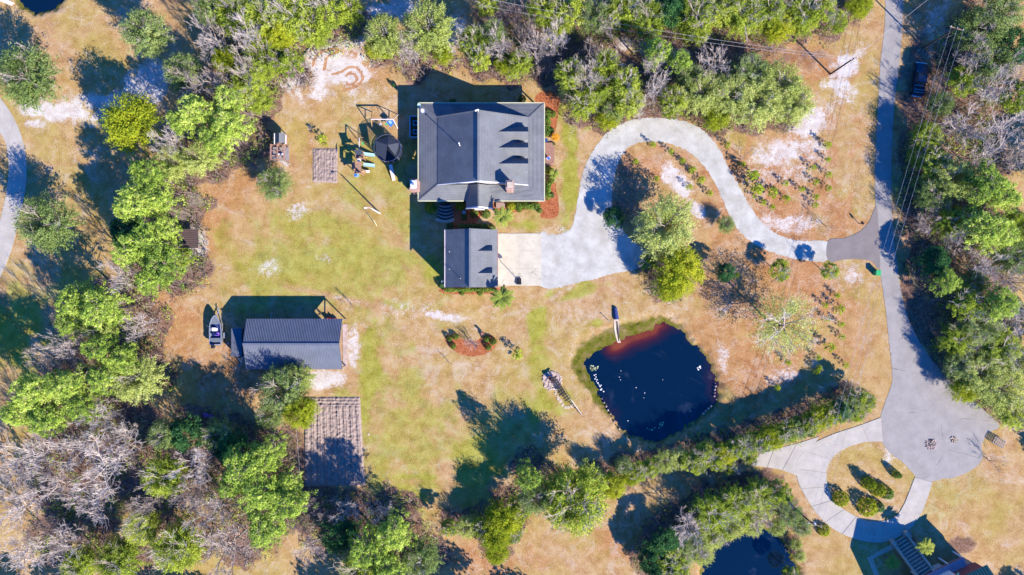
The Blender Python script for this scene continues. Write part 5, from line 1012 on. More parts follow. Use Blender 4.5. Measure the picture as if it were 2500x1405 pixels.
# pickup truck
def truck():
    o = thing('pickup_truck', P3(2238, 198, 0), 'black pickup truck parked on the shaded dirt beside the road', 'pickup truck', None, math.radians(-8)); paint = MAT['truckpaint']; b = lambda n_, m_, **k: build(n_, m_, paint, o, world=False, **k)
    s = MB(); prof = [(-2.75, .45), (-2.75, 1.05), (.75, 1.08), (.75, 1.08), (2.55, 1.0), (2.78, .8), (2.78, .4)]
    s.ext([(-.96, y, z) for y, z in prof[:3] + prof[4:]], (1.92, 0, 0)); 
    hood = MB(); hood.slab([(-.88, .95, 1.22), (.88, .95, 1.22), (.80, 2.6, 1.08), (-.80, 2.6, 1.08)], .2); b('body', s); b('hood', hood)
    s = MB(); V = [(-.93, -1.0, 1.05), (.93, -1.0, 1.05), (.93, 1.15, 1.05), (-.93, 1.15, 1.05), (-.74, -.78, 1.82), (.74, -.78, 1.82), (.74, .45, 1.82), (-.74, .45, 1.82)]; s.add(V, [(3, 2, 1, 0), (4, 5, 6, 7), (0, 1, 5, 4), (1, 2, 6, 5), (2, 3, 7, 6), (3, 0, 4, 7)]); b('cab', s)
    s = MB(); s.slab([(-.72, .50, 1.80), (.72, .50, 1.80), (.84, 1.10, 1.16), (-.84, 1.10, 1.16)], .03); s2 = build('windshield', s, MAT['glass'], o, world=False)
    s = MB(); s.slab([(-.68, -.98, 1.2), (.68, -.98, 1.2), (.66, -.83, 1.74), (-.66, -.83, 1.74)], .02); build('rear_window', s, MAT['glass'], o, world=False)
    for x in (-.92, .92): s = MB(); s.add([(x, -.85, 1.12), (x, .95, 1.12), (x * .84, .45, 1.72), (x * .84, -.72, 1.72)], [(0, 1, 2, 3)]); build('side_window', s, MAT['glass'], o, world=False, recalc=False)
    s = MB(); s.slab([(-.80, -2.62, 1.1), (.80, -2.62, 1.1), (.80, -1.12, 1.1), (-.80, -1.12, 1.1)], .03); build('bed_cover', s, MAT['black'], o, world=False)
    for y in (-1.15, -1.85, -2.3): s = MB(); s.bar((-.82, y, 1.15), (.82, y, 1.15), .05); build('bed_bar', s, MAT['chrome'], o, world=False)
    for x in (-.90, .90): s = MB(); s.bar((x, -2.7, 1.13), (x, -1.05, 1.13), .10, .1); build('bed_rail', s, MAT['truckpaint'], o, world=False)
    s = MB(); s.box((0, -2.85, .62), (1.8, .2, .24)); build('rear_bumper', s, MAT['chrome'], o, world=False); s = MB(); s.box((0, 2.86, .58), (1.85, .18, .26)); build('front_bumper', s, MAT['chrome'], o, world=False)
    for x in (-.72, .72): s = MB(); s.box((x, 2.76, .85), (.34, .1, .18)); build('headlight', s, MAT['white'], o, world=False); s = MB(); s.box((x * 1.22, -2.77, .9), (.14, .06, .3)); build('tail_light', s, MAT['red'], o, world=False); s = MB(); s.box((x * 1.5, .85, 1.25), (.22, .1, .16)); build('mirror', s, MAT['black'], o, world=False)
    for x in (-.86, .86):
        for y in (-1.75, 1.75): s = MB(); s.tube((x - .13, y, .4), (x + .13, y, .4), .4, n=16); w_ = build('wheel', s, MAT['black'], o, world=False); s = MB(); s.tube((x - .14, y, .4), (x + .14, y, .4), .22, n=10); build('rim', s, MAT['chrome'], w_, world=False)
m, t, b = newmat('black_truck_paint'); b.inputs['Base Color'].default_value = (.008, .014, .03, 1); b.inputs['Roughness'].default_value = .15; b.inputs['Coat Weight'].default_value = .6
b.inputs['Metallic'].default_value = .3; f_ = noise(t, 40, 2, .5, t.nodes.new('ShaderNodeTexCoord').outputs['Object']); t.links.new(ramp(t, f_, [(.3, (.006, .011, .024)), (.7, (.014, .022, .042))]), b.inputs['Base Color']); MAT['truckpaint'] = m
truck()

# wheelie bin, mailbox, pallet, wood pile, chairs, log
o = thing('green_bin', P3(2137, 667, 0), 'bright green wheeled rubbish bin standing beside the road', 'bin'); s = MB(); s.slab([(-.34, -.4, 1.0), (.34, -.4, 1.0), (.34, .4, 1.0), (-.34, .4, 1.0)], .95); build('body', s, MAT['green'], o, world=False); s = MB(); s.slab([(-.38, -.46, 1.08), (.38, -.46, 1.12), (.38, .45, 1.12), (-.38, .45, 1.08)], .08); l_ = build('lid', s, MAT['green'], o, world=False); s = MB(); s.bar((-.3, .48, 1.0), (.3, .48, 1.0), .05); build('handle', s, MAT['green'], l_, world=False)
for x in (-.28, .28): s = MB(); s.tube((x - .05, .38, .13), (x + .05, .38, .13), .13, n=10); build('wheel', s, MAT['black'], o, world=False)
o = thing('mailbox', P3(2098, 547, 0), 'small dark mailbox on a post beside the driveway apron', 'mailbox', None, .6); s = MB(); s.box((0, 0, .5), (.1, .1, 1.0)); build('post', s, MAT['darkwood'], o, world=False); s = MB(); s.box((0, .08, 1.1), (.26, .55, .22)); s.tube((0, -.195, 1.2), (0, .355, 1.2), .13, n=10); build('box', s, MAT['black'], o, world=False); s = MB(); s.box((.15, .1, 1.25), (.02, .18, .1)); build('flag', s, MAT['red'], o, world=False)
o = thing('wooden_pallet', P3(2432, 1078, .0), 'slatted wooden rack propped on the grass beside the cul-de-sac', 'pallet', None, -.5)
for i in range(6): s = MB(); s.box((-.9 + i * .36, 0, .75), (.16, 1.3, .05)); build('slat', s, MAT['greywood'], o, world=False)
for y in (-.6, 0, .6): s = MB(); s.box((0, y, .69), (2.1, .1, .08)); build('bearer', s, MAT['greywood'], o, world=False)
for x in (-.95, .95):
    for y in (-.55, .55): s = MB(); s.box((x, y, .33), (.1, .1, .66)); build('leg', s, MAT['greywood'], o, world=False)
def debris(px, py, rad, n, label, mt, seed, cat='debris pile'):
    r = random.Random(seed); o = thing('debris_pile', P3(px, py, .03), label, cat)
    for i in range(n):
        a = r.uniform(0, 6.28); q = rad * math.sqrt(r.random()); s = MB(); L = r.uniform(.15, .5); s.box((q * math.cos(a), q * math.sin(a), .06), (L, r.uniform(.05, .14), r.uniform(.03, .12)), r.uniform(0, 3.14)); build('scrap', s, MAT[mt if i % 3 else 'darkwood'], o, world=False)
debris(2273, 1085, .95, 70, 'scattered brown debris patch left of centre in the cul-de-sac', 'pinkstone', 3); debris(2328, 1074, .55, 40, 'small sandy debris patch right of centre in the cul-de-sac', 'stone', 4)
o = thing('fallen_log', P3(752, 122, 0), 'straight pale log lying at the wood edge above the white sand', 'log'); s = MB(); s.tube(P3(735, 146, .14), P3(775, 96, .14), .15, .10, 8); build('trunk', s, MAT['palebark'], o); s = MB(); s.tube(P3(750, 127, .2), P3(756, 129, .5), .04, .02, 5); build('branch_stub', s, MAT['palebark'], o)
s = MB(); s.slab([P3(x, y, .09) for x, y in ((783, 70), (797, 66), (803, 76), (790, 80))], .1); q = build('white_sheet', s, MAT['white']); tag(q, 'white board lying at the wood edge above the sand patch', 'board')
for (x, y, mt_, lb) in ((506, 1013, 'purple', 'left one of two purple garden chairs in the tree shade'), (518, 1016, 'purple', 'right one of two purple garden chairs in the tree shade')):
    o = thing('garden_chair', P3(x, y, 0), lb, 'chair', 'purple chairs under the trees', .15); s = MB(); s.box((0, 0, .4), (.6, .6, .06)); build('seat', s, MAT[mt_], o, world=False); s = MB(); s.box((0, .32, .75), (.6, .06, .75), rx=-.25); build('backrest', s, MAT[mt_], o, world=False)
    for x_ in (-.27, .27):
        s = MB(); s.box((x_, .0, .58), (.09, .65, .04)); build('armrest', s, MAT[mt_], o, world=False)
        for y_ in (-.25, .25): s = MB(); s.box((x_, y_, .2), (.06, .06, .4)); build('leg', s, MAT[mt_], o, world=False)
for i, (x, y, lb) in enumerate(((900, 1061, 'small pale round cover on the grass right of the tilled plot'), (683, 1068, 'small pale round cover in the shade left of the tilled plot'))): s = MB(); s.lathe((0, 0, 0), [(.22, 0), (.22, .05), (.05, .08)], 12); q = build('well_cover', s, MAT['stone']); q.location = P3(x, y, 0); tag(q, lb, 'cover')
o = thing('stump_light', P3(368, 846, 0), 'small yellow ball light on a stake at the wood edge', 'garden light'); s = MB(); s.tube((0, 0, 0), (0, 0, .8), .03, n=5); build('stake', s, MAT['darkwood'], o, world=False); s = MB(); s.lathe((0, 0, .8), [(.05, 0), (.17, .12), (.17, .22), (.05, .34)], 10); build('ball', s, MAT['orange'], o, world=False)

# power poles and wires
def pole(px, py, h, label, rz=0.0, transformer=False, arm=2.2):
    o = thing('utility_pole', P3(px, py, 0), label, 'utility pole', None, rz); s = MB(); s.tube((0, 0, -.1), (0, 0, h), .15, .11, 8); build('shaft', s, MAT['darkwood'], o, world=False)
    s = MB(); s.bar((-arm / 2, 0, h - .3), (arm / 2, 0, h - .3), .1, .12); build('crossarm', s, MAT['wood'], o, world=False)
    for x in (-arm / 2 + .1, 0, arm / 2 - .1): s = MB(); s.lathe((x, 0, h - .24), [(.05, 0), (.08, .1), (.05, .25)], 8); build('insulator', s, MAT['white'], o, world=False)
    if transformer: s = MB(); s.lathe((.35, 0, h - 1.7), [(.22, 0), (.26, .1), (.26, .8), (.15, .9)], 12); build('transformer', s, MAT['steel'], o, world=False)
    return o
def wire(a, b, sag, label, grp, r=.017):
    a, b = Vector(a), Vector(b); pts = [a.lerp(b, i / 14) - Vector((0, 0, sag * 4 * (i / 14) * (1 - i / 14))) for i in range(15)]; s = MB(); s.path(pts, r, 4); q = build('power_line', s, MAT['wire'], None); tag(q, label, 'power line', grp)
HP = 9.0; kk = (H - HP) / H
def gp(px, py, z=HP): return 1250 + (px - 1250) * (H - z) / H, 702.5 + (py - 702.5) * (H - z) / H
pA, pB, pC, pD = gp(1990, 1283), gp(2338, 68), gp(2092, 138), gp(2240, -60)
dv = P3(*pB, 0) - P3(*pA, 0); ang = math.atan2(dv.y, dv.x) - math.pi / 2
pole(*pA, HP, 'tall dark utility pole with transformer left of the loop driveway', ang, True); pole(*pB, HP, 'utility pole with white insulators at the upper end of the three wires', ang); pole(pC[0], pC[1], 8.2, 'tall dark utility pole on the verge left of the road at the top', .3, False, 1.2)
sx = Vector((math.cos(ang), math.sin(ang), 0))
for i, (k_, lb) in enumerate(((-1.0, 'leftmost'), (0, 'middle'), (1.0, 'rightmost'))): wire(P3(*pA, HP - .05) + sx * k_, P3(*pB, HP - .05) + sx * k_, 1.2, lb + ' of the three wires running parallel along the road', 'three wires along the road')
wire(P3(*pC, 8.0), P3(*gp(2290, -20, 8), 8.0), .6, 'thin wire crossing the road from the top verge pole', None, .018)
for i, (y, lb) in enumerate(((36, 'upper'), (50, 'lower'))): wire(P3(*pC, 8.1 - i * .8), P3(*gp(1180, y - 40, 8), 8.1 - i * .8), 1.6, lb + ' of two wires running left from the verge pole over the wood', 'two wires over the top wood', .02)
# thin single wire over the tilled plot
wire(P3(*gp(719, 1015, 6), 6), P3(*gp(733, 1190, 5), 5), .4, 'thin pale wire hanging beside the left edge of the large tilled plot', None, .015)

# neighbour's house at the lower right corner
def neighbour():
    o = thing('raised_house', P3(2390, 1400, 0), 'corner of a raised house with dark green ribbed roof and maroon wall', 'house')
    c = U(2410, 1379, 5.5); d1 = Vector((-.905, -.425, 0)); d2 = Vector((.425, -.905, 0))
    # d1 runs along the eave to the lower left, d2 away from the yard
    L1, L2 = 11.5, 13.0
    r1 = d2 * 5.5 + Vector((0, 0, 2.3))
    ribbed('roof', c, c + d1 * L1, c + d1 * L1 + r1, c + r1, MAT['greenroof'], o, .45, .07)
    c2 = c + d2 * 11; ribbed('roof', c2, c2 + d1 * L1, c + d1 * L1 + r1, c + r1, MAT['greenroof'], o, .45, .07)
    w0 = c + d2 * .45 + d1 * .5; b_ = MB(); a0 = Vector((w0.x, w0.y, 2.9)); pts = [a0, a0 + d1 * (L1 - 1), a0 + d1 * (L1 - 1) + d2 * 10, a0 + d2 * 10]; b_.ext(pts, (0, 0, 2.5)); build('wall', b_, MAT['maroon'], o)
    b_ = MB(); pts = [Vector((p.x, p.y, 0)) for p in pts]; b_.ext([pts[0] + d1 * .3, pts[1] - d1 * .3, pts[2], pts[3]], (0, 0, 2.7)); build('lower_wall', b_, MAT['brick'], o)
    # deck in front of the wall
    e0 = U(2352, 1362, 2.9); n = 13; run = 10.5
    for i in range(n): s = MB(); p = e0 + d2 * (i * .19) ; s.slab([p, p + d1 * run, p + d1 * run + d2 * .175, p + d2 * .175], .05); build('plank', s, MAT['deckpaint'], o)
    s = MB(); s.ext([e0 - Vector((0, 0, .3)), e0 + d1 * run - Vector((0, 0, .3)), e0 + d1 * run + d2 * 2.5 - Vector((0, 0, .3)), e0 + d2 * 2.5 - Vector((0, 0, .3))], (0, 0, .24)); build('deck_frame', s, MAT['maroon'], o)
    for i in range(5): s = MB(); p = e0 + d1 * (run * i / 4) + d2 * .1; s.bar((p.x, p.y, 0), (p.x, p.y, 2.8), .2); build('post', s, MAT['white'], o)
    # taller wing just outside the view whose roof throws the second shadow
    tip = P3(2225, 1398, 8.0); s = MB(); q = tip + d2 * 9; s.slab([tip, tip + d1 * 4.6 + Vector((0, 0, -2.6)), q + d1 * 4.6 + Vector((0, 0, -2.6)), q], .15); s.slab([tip, q, q - d1 * 5.2 + Vector((0, 0, -2.8)), tip - d1 * 5.2 + Vector((0, 0, -2.8))], .15); build('wing_roof', s, MAT['greenroof'], o)
    s = MB(); a0 = tip + d2 * .5; s.ext([Vector((a0.x, a0.y, 7.8)), Vector((*(a0 + d1 * 4.2).xy, 5.2)), Vector((*(a0 + d1 * 4.2).xy, 0)), Vector((*(a0 - d1 * 4.8).xy, 0)), Vector((*(a0 - d1 * 4.8).xy, 5.0))], d2 * 8); build('wing_wall', s, MAT['pinkwhite'], o)
MAT['maroon'] = plain('maroon_siding', (.17, .045, .05, 1), .6, .15); MAT['deckpaint'] = plain('mauve_painted_deck', (.36, .28, .33, 1), .7, .12)
neighbour()
# stairs with brick cheeks, landing and angled path
o = thing('brick_stairs', P3(2235, 1360, 0), 'long brick stair with pale rounded treads climbing to the green-roofed house', 'stairs')
a = Vector(P3(2196, 1316, 0)); b = Vector(P3(2262, 1420, 0)); d = (b - a).normalized(); sv = Vector((-d.y, d.x, 0)); n = 16
for i in range(n):
    p = a.lerp(b, i / n); z = .17 * (i + 1); s = MB(); hw = 1.15; L = (b - a).length / n; s.slab([Vector((*(p - sv * hw).xy, z)), Vector((*(p + sv * hw).xy, z)), Vector((*(p + sv * hw + d * L).xy, z)), Vector((*(p - sv * hw + d * L).xy, z))], min(z, .5)); st_ = build('step', s, MAT['brick'], o)
    s = MB(); s.tube(Vector((*(p - sv * hw * .93).xy, z + .02)), Vector((*(p + sv * hw * .93).xy, z + .02)), .10, n=6); build('nosing', s, MAT['stone'], st_)
for sg in (-1, 1):
    s = MB(); p0 = a + sv * sg * 1.35; p1 = b + sv * sg * 1.35; s.bar((p0.x, p0.y, .35), (p1.x, p1.y, 2.9), .38, .5); build('cheek_wall', s, MAT['stone'], o); s = MB(); s.box((p0.x - d.x * .4, p0.y - d.y * .4, .45), (.6, .9, .9), math.atan2(d.y, d.x) - math.pi / 2); build('pier', s, MAT['stone'], o)
o = thing('brick_landing', P3(2190, 1305, 0), 'shaded brick landing between the loop drive and the brick stairs', 'landing')
LP = [(2172, 1325), (2195, 1316), (2222, 1292), (2226, 1312), (2212, 1338), (2188, 1345)]; r = random.Random(2)
s = MB(); s.slab([P3(x, y, .045) for x, y in LP], .06); build('bed', s, MAT['pinkstone'], o); bm = MB()
for i in range(26):
    for j in range(22):
        x, y = 2170 + i * 2.3 + (j % 2), 1290 + j * 2.6
        if inside(np.array([x]), np.array([y]), LP)[0]: s = MB(); s.box(P3(x, y, .06 + r.uniform(0, .012)), (.15, .17, .05), .1); build('paver', s, MAT['brick'] if r.random() < .6 else MAT['pinkstone'], o)
sheet('path', [(2178, 1328), (2117, 1362), (2140, 1420), (2152, 1420), (2131, 1365), (2188, 1337)], .03, MAT['stone'], 0)
0 and sheet('worn_bed', spline([(2318, 1318), (2345, 1305), (2378, 1312), (2392, 1335), (2398, 1368), (2375, 1362), (2350, 1345)], 3), .012, MAT['pinkstone'], .6, 9, .05)
s = MB(); s.slab([P3(x, y, .12) for x, y in ((0, 3), (12, -3), (34, 8), (28, 14))], .3); q = build('white_canopy', s, MAT['white']); q.location = (0, 0, 0); tag(q, 'white edge of a canopy beside the small pond at the top left', 'canopy')
# fallen grey snag left of the shelter path
crown = None
# ------------------------------------------------------------------ vegetation
def unit(v): return v / (np.linalg.norm(v, axis=-1, keepdims=True) + 1e-9)
def leaf_tris(C, size, rng, nrm=None, lay=.5, aspect=.7, direction=None):
    """one small triangle per centre, its plane near nrm"""
    n = len(C)
    r = rng.normal(size=(n, 3))
    nm = unit(r * (1 - lay) + (nrm if nrm is not None else np.array([0, 0, 1.0])) * lay * 1.6)
    d = rng.normal(size=(n, 3)) if direction is None else direction + rng.normal(size=(n, 3)) * .35
    a = unit(d - (d * nm).sum(1, keepdims=True) * nm); b = np.cross(nm, a)
    s = size * rng.uniform(.6, 1.35, (n, 1))
    V = np.stack([C + a * s, C - a * s * .5 + b * s * aspect, C - a * s * .5 - b * s * aspect], 1).reshape(-1, 3)
    return V, np.arange(3 * n).reshape(n, 3)
def grow(rng, p, d, L, r, depth, out, nchild=(5, 6, 5), spread=.75, shrink=.62, lift=.12, minseg=2):
    k = minseg; q = p.copy(); dd = d.copy(); pts = [q.copy()]; rad = [r]
    for i in range(k):
        dd = unit(dd + rng.normal(size=3) * .16 + np.array([0, 0, lift]) * .5); q = q + dd * L / k; pts.append(q.copy()); rad.append(r * (1 - .42 * (i + 1) / k))
    for i in range(k): out.append((pts[i], pts[i + 1], rad[i], rad[i + 1], depth))
    if depth == 0: return
    for j in range(nchild[-depth] if depth <= len(nchild) else 5):
        t = rng.uniform(.3, 1.0); i = min(k - 1, int(t * k)); f = t * k - i
        o = pts[i] * (1 - f) + pts[i + 1] * f
        nd = unit(dd + rng.normal(size=3) * spread + np.array([0, 0, lift]))
        grow(rng, o, nd, L * shrink * rng.uniform(.7, 1.15), r * .42, depth - 1, out, nchild, spread, shrink, lift, minseg)
def seg_mesh(segs, rng, minw=.022):
    A_ = np.array([s[0] for s in segs]); B_ = np.array([s[1] for s in segs])
    ra = np.array([max(s[2], minw) for s in segs])[:, None]; rb = np.array([max(s[3], minw) for s in segs])[:, None]
    d = unit(B_ - A_); up = np.tile([0, 0, 1.0], (len(segs), 1)); x = np.cross(d, up); bad = np.linalg.norm(x, axis=1) < .05; x[bad] = [1, 0, 0]; x = unit(x); y = np.cross(x, d)
    thick = ra[:, 0] > .045
    V = []; T = []; tint = []; o = 0
    i = ~thick
    a, b = A_[i], B_[i]; w1, w2, xx = ra[i], rb[i], x[i]; n = i.sum()
    V.append(np.stack([a - xx * w1, a + xx * w1, b + xx * w2, b - xx * w2], 1).reshape(-1, 3))
    k = np.arange(n)[:, None] * 4; T.append(np.concatenate([k + [0, 1, 2], k + [0, 2, 3]], 0)); o = 4 * n; t = rng.uniform(.3, 1, n); tint += list(t) + list(t)
    i = thick; n = i.sum()
    if n:
        a, b = A_[i], B_[i]; w1, w2, xx, yy = ra[i], rb[i], x[i], y[i]; P = []
        for (c, w_) in ((a, w1), (b, w2)):
            for q in range(4): P.append(c + (xx * math.cos(q * math.pi / 2) + yy * math.sin(q * math.pi / 2)) * w_)
        V.append(np.stack(P, 1).reshape(-1, 3)); k = np.arange(n)[:, None] * 8 + o
        for q in range(4):
            r_ = (q + 1) % 4; T.append(k + [q, r_, 4 + r_]); T.append(k + [q, 4 + r_, 4 + q]); t = rng.uniform(.2, .9, n); tint += list(t) + list(t)
    return np.concatenate(V), np.concatenate(T), np.array(tint)
def trunk_mb(rng, h, r, lean=.04):
    b = MB(); p = Vector((0, 0, -.15)); q = p
    for i in range(4):
        q = Vector((rng.normal() * lean * h * .3, rng.normal() * lean * h * .3, h * (i + 1) / 4)); b.tube(p, q, r * (1 - i * .2), r * (1 - (i + 1) * .2), n=7, cap=(i == 0)); p = q
    return b

def crown_pine(rng, R=3.5, Ht=14, ntuft=220):
    C = []
    for i in range(ntuft):
        z = rng.beta(1.6, 1.2); rad = R * (1 - .55 * z) * math.sqrt(rng.random()) ; a = rng.uniform(0, 2 * math.pi)
        if rng.random() < .6: a = round(a / .7) * .7 + rng.normal() * .13
        rad *= (1 + .22 * math.sin(a * 3 + i % 2)); C.append((rad * math.cos(a), rad * math.sin(a), Ht * (.55 + .42 * z) - rad * .18))
    C = np.array(C); n = 24; ct = np.repeat(C, n, 0); d = unit(rng.normal(size=ct.shape) + [0, 0, .45]); tuft = np.repeat(rng.uniform(.30, .62, (len(C), 1)), n, 0)
    P = ct + d * tuft * rng.uniform(.4, 1, (len(ct), 1)); nr = unit(d * .6 + rng.normal(size=d.shape) * .35 + [0, 0, .5])
    V, T = leaf_tris(P, .17, rng, nr, .75, .45, direction=d)
    zt = np.repeat(rng.uniform(.25, .8, len(C)), n) + rng.uniform(-.2, .25, len(P))
    return V, T, zt, C
def crown_lobes(rng, R=4, Ht=10, lobes=13, n=5200, leaf=.17, base=.25, jit=.18, flat=.75, lay=.45, aspect=.7, lr=(.28, .5)):
    L = []
    for i in range(lobes):
        a = rng.uniform(0, 2 * math.pi); q = math.sqrt(rng.random()) * .80; z = Ht * (base + (1 - base) * (.35 + .42 * (1 - q) * rng.uniform(.75, 1.2)))
        L.append((R * q * math.cos(a), R * q * math.sin(a), min(z, Ht * .86), R * rng.uniform(*lr)))
    L = np.array(L); w_ = L[:, 3] ** 2; k = rng.choice(len(L), n, p=w_ / w_.sum())
    d = unit(rng.normal(size=(n, 3)) + [0, 0, .35]); rr = L[k, 3:4] * (1 - np.abs(rng.normal(size=(n, 1))) * jit) * (1 + .25 * np.sin(d[:, :1] * 7 + k[:, None]) * np.cos(d[:, 1:2] * 8 + k[:, None] * 2))
    sc = np.array([1, 1, flat]); P = L[k, :3] + d * rr * sc
    V, T = leaf_tris(P, leaf, rng, d, lay, aspect)
    lt = rng.uniform(-.18, .18, len(L))
    return V, T, .5 + lt[k] + rng.uniform(-.22, .22, n), L
def radial_sprays(rng, R, Ht, n, size=.2):
    """fine twigs carrying small leaves, radiating from the stem and drooping at the rim"""
    ns = 190; a = rng.uniform(0, 2 * math.pi, ns); e = rng.beta(1.3, 1.6, ns) * 1.45; Lr = R * rng.uniform(.75, 1.1, ns)
    k = rng.integers(0, ns, n); t = rng.beta(2.2, 1.1, n)
    r_ = Lr[k] * t * np.cos(e[k] * .8); z = Ht * .38 + Ht * .55 * t * np.sin(e[k] + .15) - .25 * (r_ / R) ** 2 * Ht * .3
    P = np.stack([r_ * np.cos(a[k]), r_ * np.sin(a[k]), z], 1) + rng.normal(size=(n, 3)) * .16
    D = np.stack([np.cos(a[k]), np.sin(a[k]), .3 * np.ones(n)], 1)
    V, T = leaf_tris(P, size, rng, unit(D * .5 + [0, 0, 1]), .45, .38, direction=D)
    return V, T, .5 + rng.uniform(-.15, .15, ns)[k] + rng.uniform(-.25, .25, n)

PROTO = {}
KINDNAME = {'P': 'pine_tree', 'D': 'broadleaf_tree', 'O': 'oak_tree', 'B': 'bare_tree', 'Y': 'olive_tree_crown', 'W': 'yellow_green_tree', 'G': 'evergreen_tree', 'X': 'bare_thicket', 'T': 'willow_tree'}
KINDNAME['F'] = 'broadleaf_tree'; KINDNAME['Y'] = 'broadleaf_tree'; KINDNAME['W'] = 'broadleaf_tree'
NOM = {}
def make_proto(kind, idx):
    rng = np.random.default_rng(hash((ord(kind), idx)) % 99991 + idx)
    root = bpy.data.objects.new(KINDNAME[kind], None); root.empty_display_size = .3
    parts = []
    def mesh(nm, V, T, tint, mat): parts.append((nm, tri_mesh(nm, V, T, MAT[mat], tint)))
    def trunk(h, r, mat='bark', nm='trunk'):
        b = trunk_mb(rng, h, r); me = bpy.data.meshes.new(nm); me.from_pydata([tuple(p) for p in b.v], [], b.f); me.update(); me.materials.append(MAT[mat]); parts.append((nm, me))
    def limbs(h0, h1, n, L, r, depth, nchild, spread=.75, out_=.9, lift=.15, mat='twig', nm='branches', minw=.022):
        segs = []
        for i in range(n):
            a = 2.4 * i + rng.uniform(-.4, .4); d = unit(np.array([math.cos(a) * out_, math.sin(a) * out_, rng.uniform(.35, 1.1)])); z = h0 + (h1 - h0) * (i + rng.random() * .6) / n
            grow(rng, np.array([0, 0, z]), d, L * rng.uniform(.8, 1.2), r, depth, segs, nchild, spread, .62, lift)
        V, T, t = seg_mesh(segs, rng, minw); mesh(nm, V, T, t, mat)
    if kind == 'P':
        V, T, t, C = crown_pine(rng); mesh('crown', V, T, t, 'pine'); trunk(13.2, .2); NOM[kind] = (3.35, 14)
        segs = [(np.array([0, 0, c[2] - .9 - .12 * i % 1]), c, .05, .025, 0) for i, c in enumerate(C[::2])]; V, T, t = seg_mesh(segs, rng); mesh('branches', V, T, t, 'twig')
    elif kind == 'D':
        V, T, t, L = crown_lobes(rng, 4, 10, 60, 9000, .145, lr=(.10, .24), flat=.6, base=.35, jit=.26); mesh('crown', V, T, t, 'dense'); trunk(6.5, .17); NOM[kind] = (4.1, 10)
        limbs(4.5, 8.0, 7, 2.9, .035, 2, (5, 6), .6, .9, .2, minw=.016)
    elif kind == 'G':
        V, T, t, L = crown_lobes(rng, 4, 10, 44, 10000, .15, lr=(.13, .28), flat=.6); mesh('crown', V, T, t, 'dark'); trunk(6.5, .17); NOM[kind] = (4.2, 10)
    elif kind == 'O':
        V, T, t = radial_sprays(rng, 4.1, 10, 12000, .15); V2, T2, t2, L = crown_lobes(rng, 3.9, 9, 26, 4500, .12, base=.3, jit=.3, lr=(.14, .30), aspect=.5)
        mesh('crown', np.concatenate([V, V2]), np.concatenate([T, T2 + len(V)]), np.concatenate([t, t2 - .1]), 'oak'); trunk(5.2, .24, 'palebark'); NOM[kind] = (4.1, 10)
        limbs(4.2, 6.6, 8, 2.5, .055, 2, (5, 6), .7, 1.0, .14, minw=.018)
    elif kind == 'B':
        trunk(6.5, .15, 'palebark'); NOM[kind] = (4.2, 11)
        limbs(3.0, 8.2, 12, 3.1, .085, 3, (4, 5, 5), .62, .8, .2, minw=.019)
    elif kind == 'X':
        NOM[kind] = (4.0, 6); trunk(1.2, .12, 'bark', 'stems'); limbs(.1, 1.6, 16, 3.0, .05, 3, (3, 4, 5), .7, .9, .28, 'brush', 'branches', .018)
    elif kind == 'Y':
        V, T, t = radial_sprays(rng, 4.2, 9, 15000, .15); mesh('crown', V, T, t, 'soft'); trunk(6, .16, 'palebark'); NOM[kind] = (3.8, 9)
        limbs(3.0, 6.0, 7, 2.3, .035, 2, (4, 5), .5, .9, .15, minw=.016)
    elif kind == 'W':
        V, T, t = radial_sprays(rng, 3.7, 8, 9000, .14); V2, T2, t2, L = crown_lobes(rng, 3.5, 8, 26, 6000, .12, lr=(.16, .32), jit=.3)
        mesh('crown', np.concatenate([V, V2]), np.concatenate([T, T2 + len(V)]), np.concatenate([t, t2]), 'yellow'); trunk(5, .13); NOM[kind] = (3.7, 8)
    elif kind == 'F':
        V, T, t = radial_sprays(rng, 4.1, 9.5, 13000, .15); V2, T2, t2, L = crown_lobes(rng, 3.9, 9, 46, 7000, .13, base=.3, jit=.3, lr=(.12, .26), aspect=.6)
        mesh('crown', np.concatenate([V, V2]), np.concatenate([T, T2 + len(V)]), np.concatenate([t + .05, t2 - .05]), 'dense'); trunk(6.5, .17); NOM[kind] = (4.0, 10)
        limbs(4.5, 7.6, 7, 2.9, .035, 2, (5, 6), .6, .9, .2, minw=.016)
    elif kind == 'T':
        V, T, t = radial_sprays(rng, 4.4, 9, 8500, .11); mesh('crown', V, T, t, 'soft'); trunk(6, .18, 'bark'); NOM[kind] = (3.8, 9)
        limbs(2.6, 6.5, 10, 2.7, .07, 3, (3, 4, 4), .5, .9, .12, minw=.014)
    return root, parts
NV = {'P': 6, 'D': 6, 'G': 2, 'O': 6, 'B': 7, 'X': 4, 'Y': 4, 'W': 4, 'T': 1, 'F': 5}
for k, n in NV.items(): PROTO[k] = [make_proto(k, i) for i in range(n)]

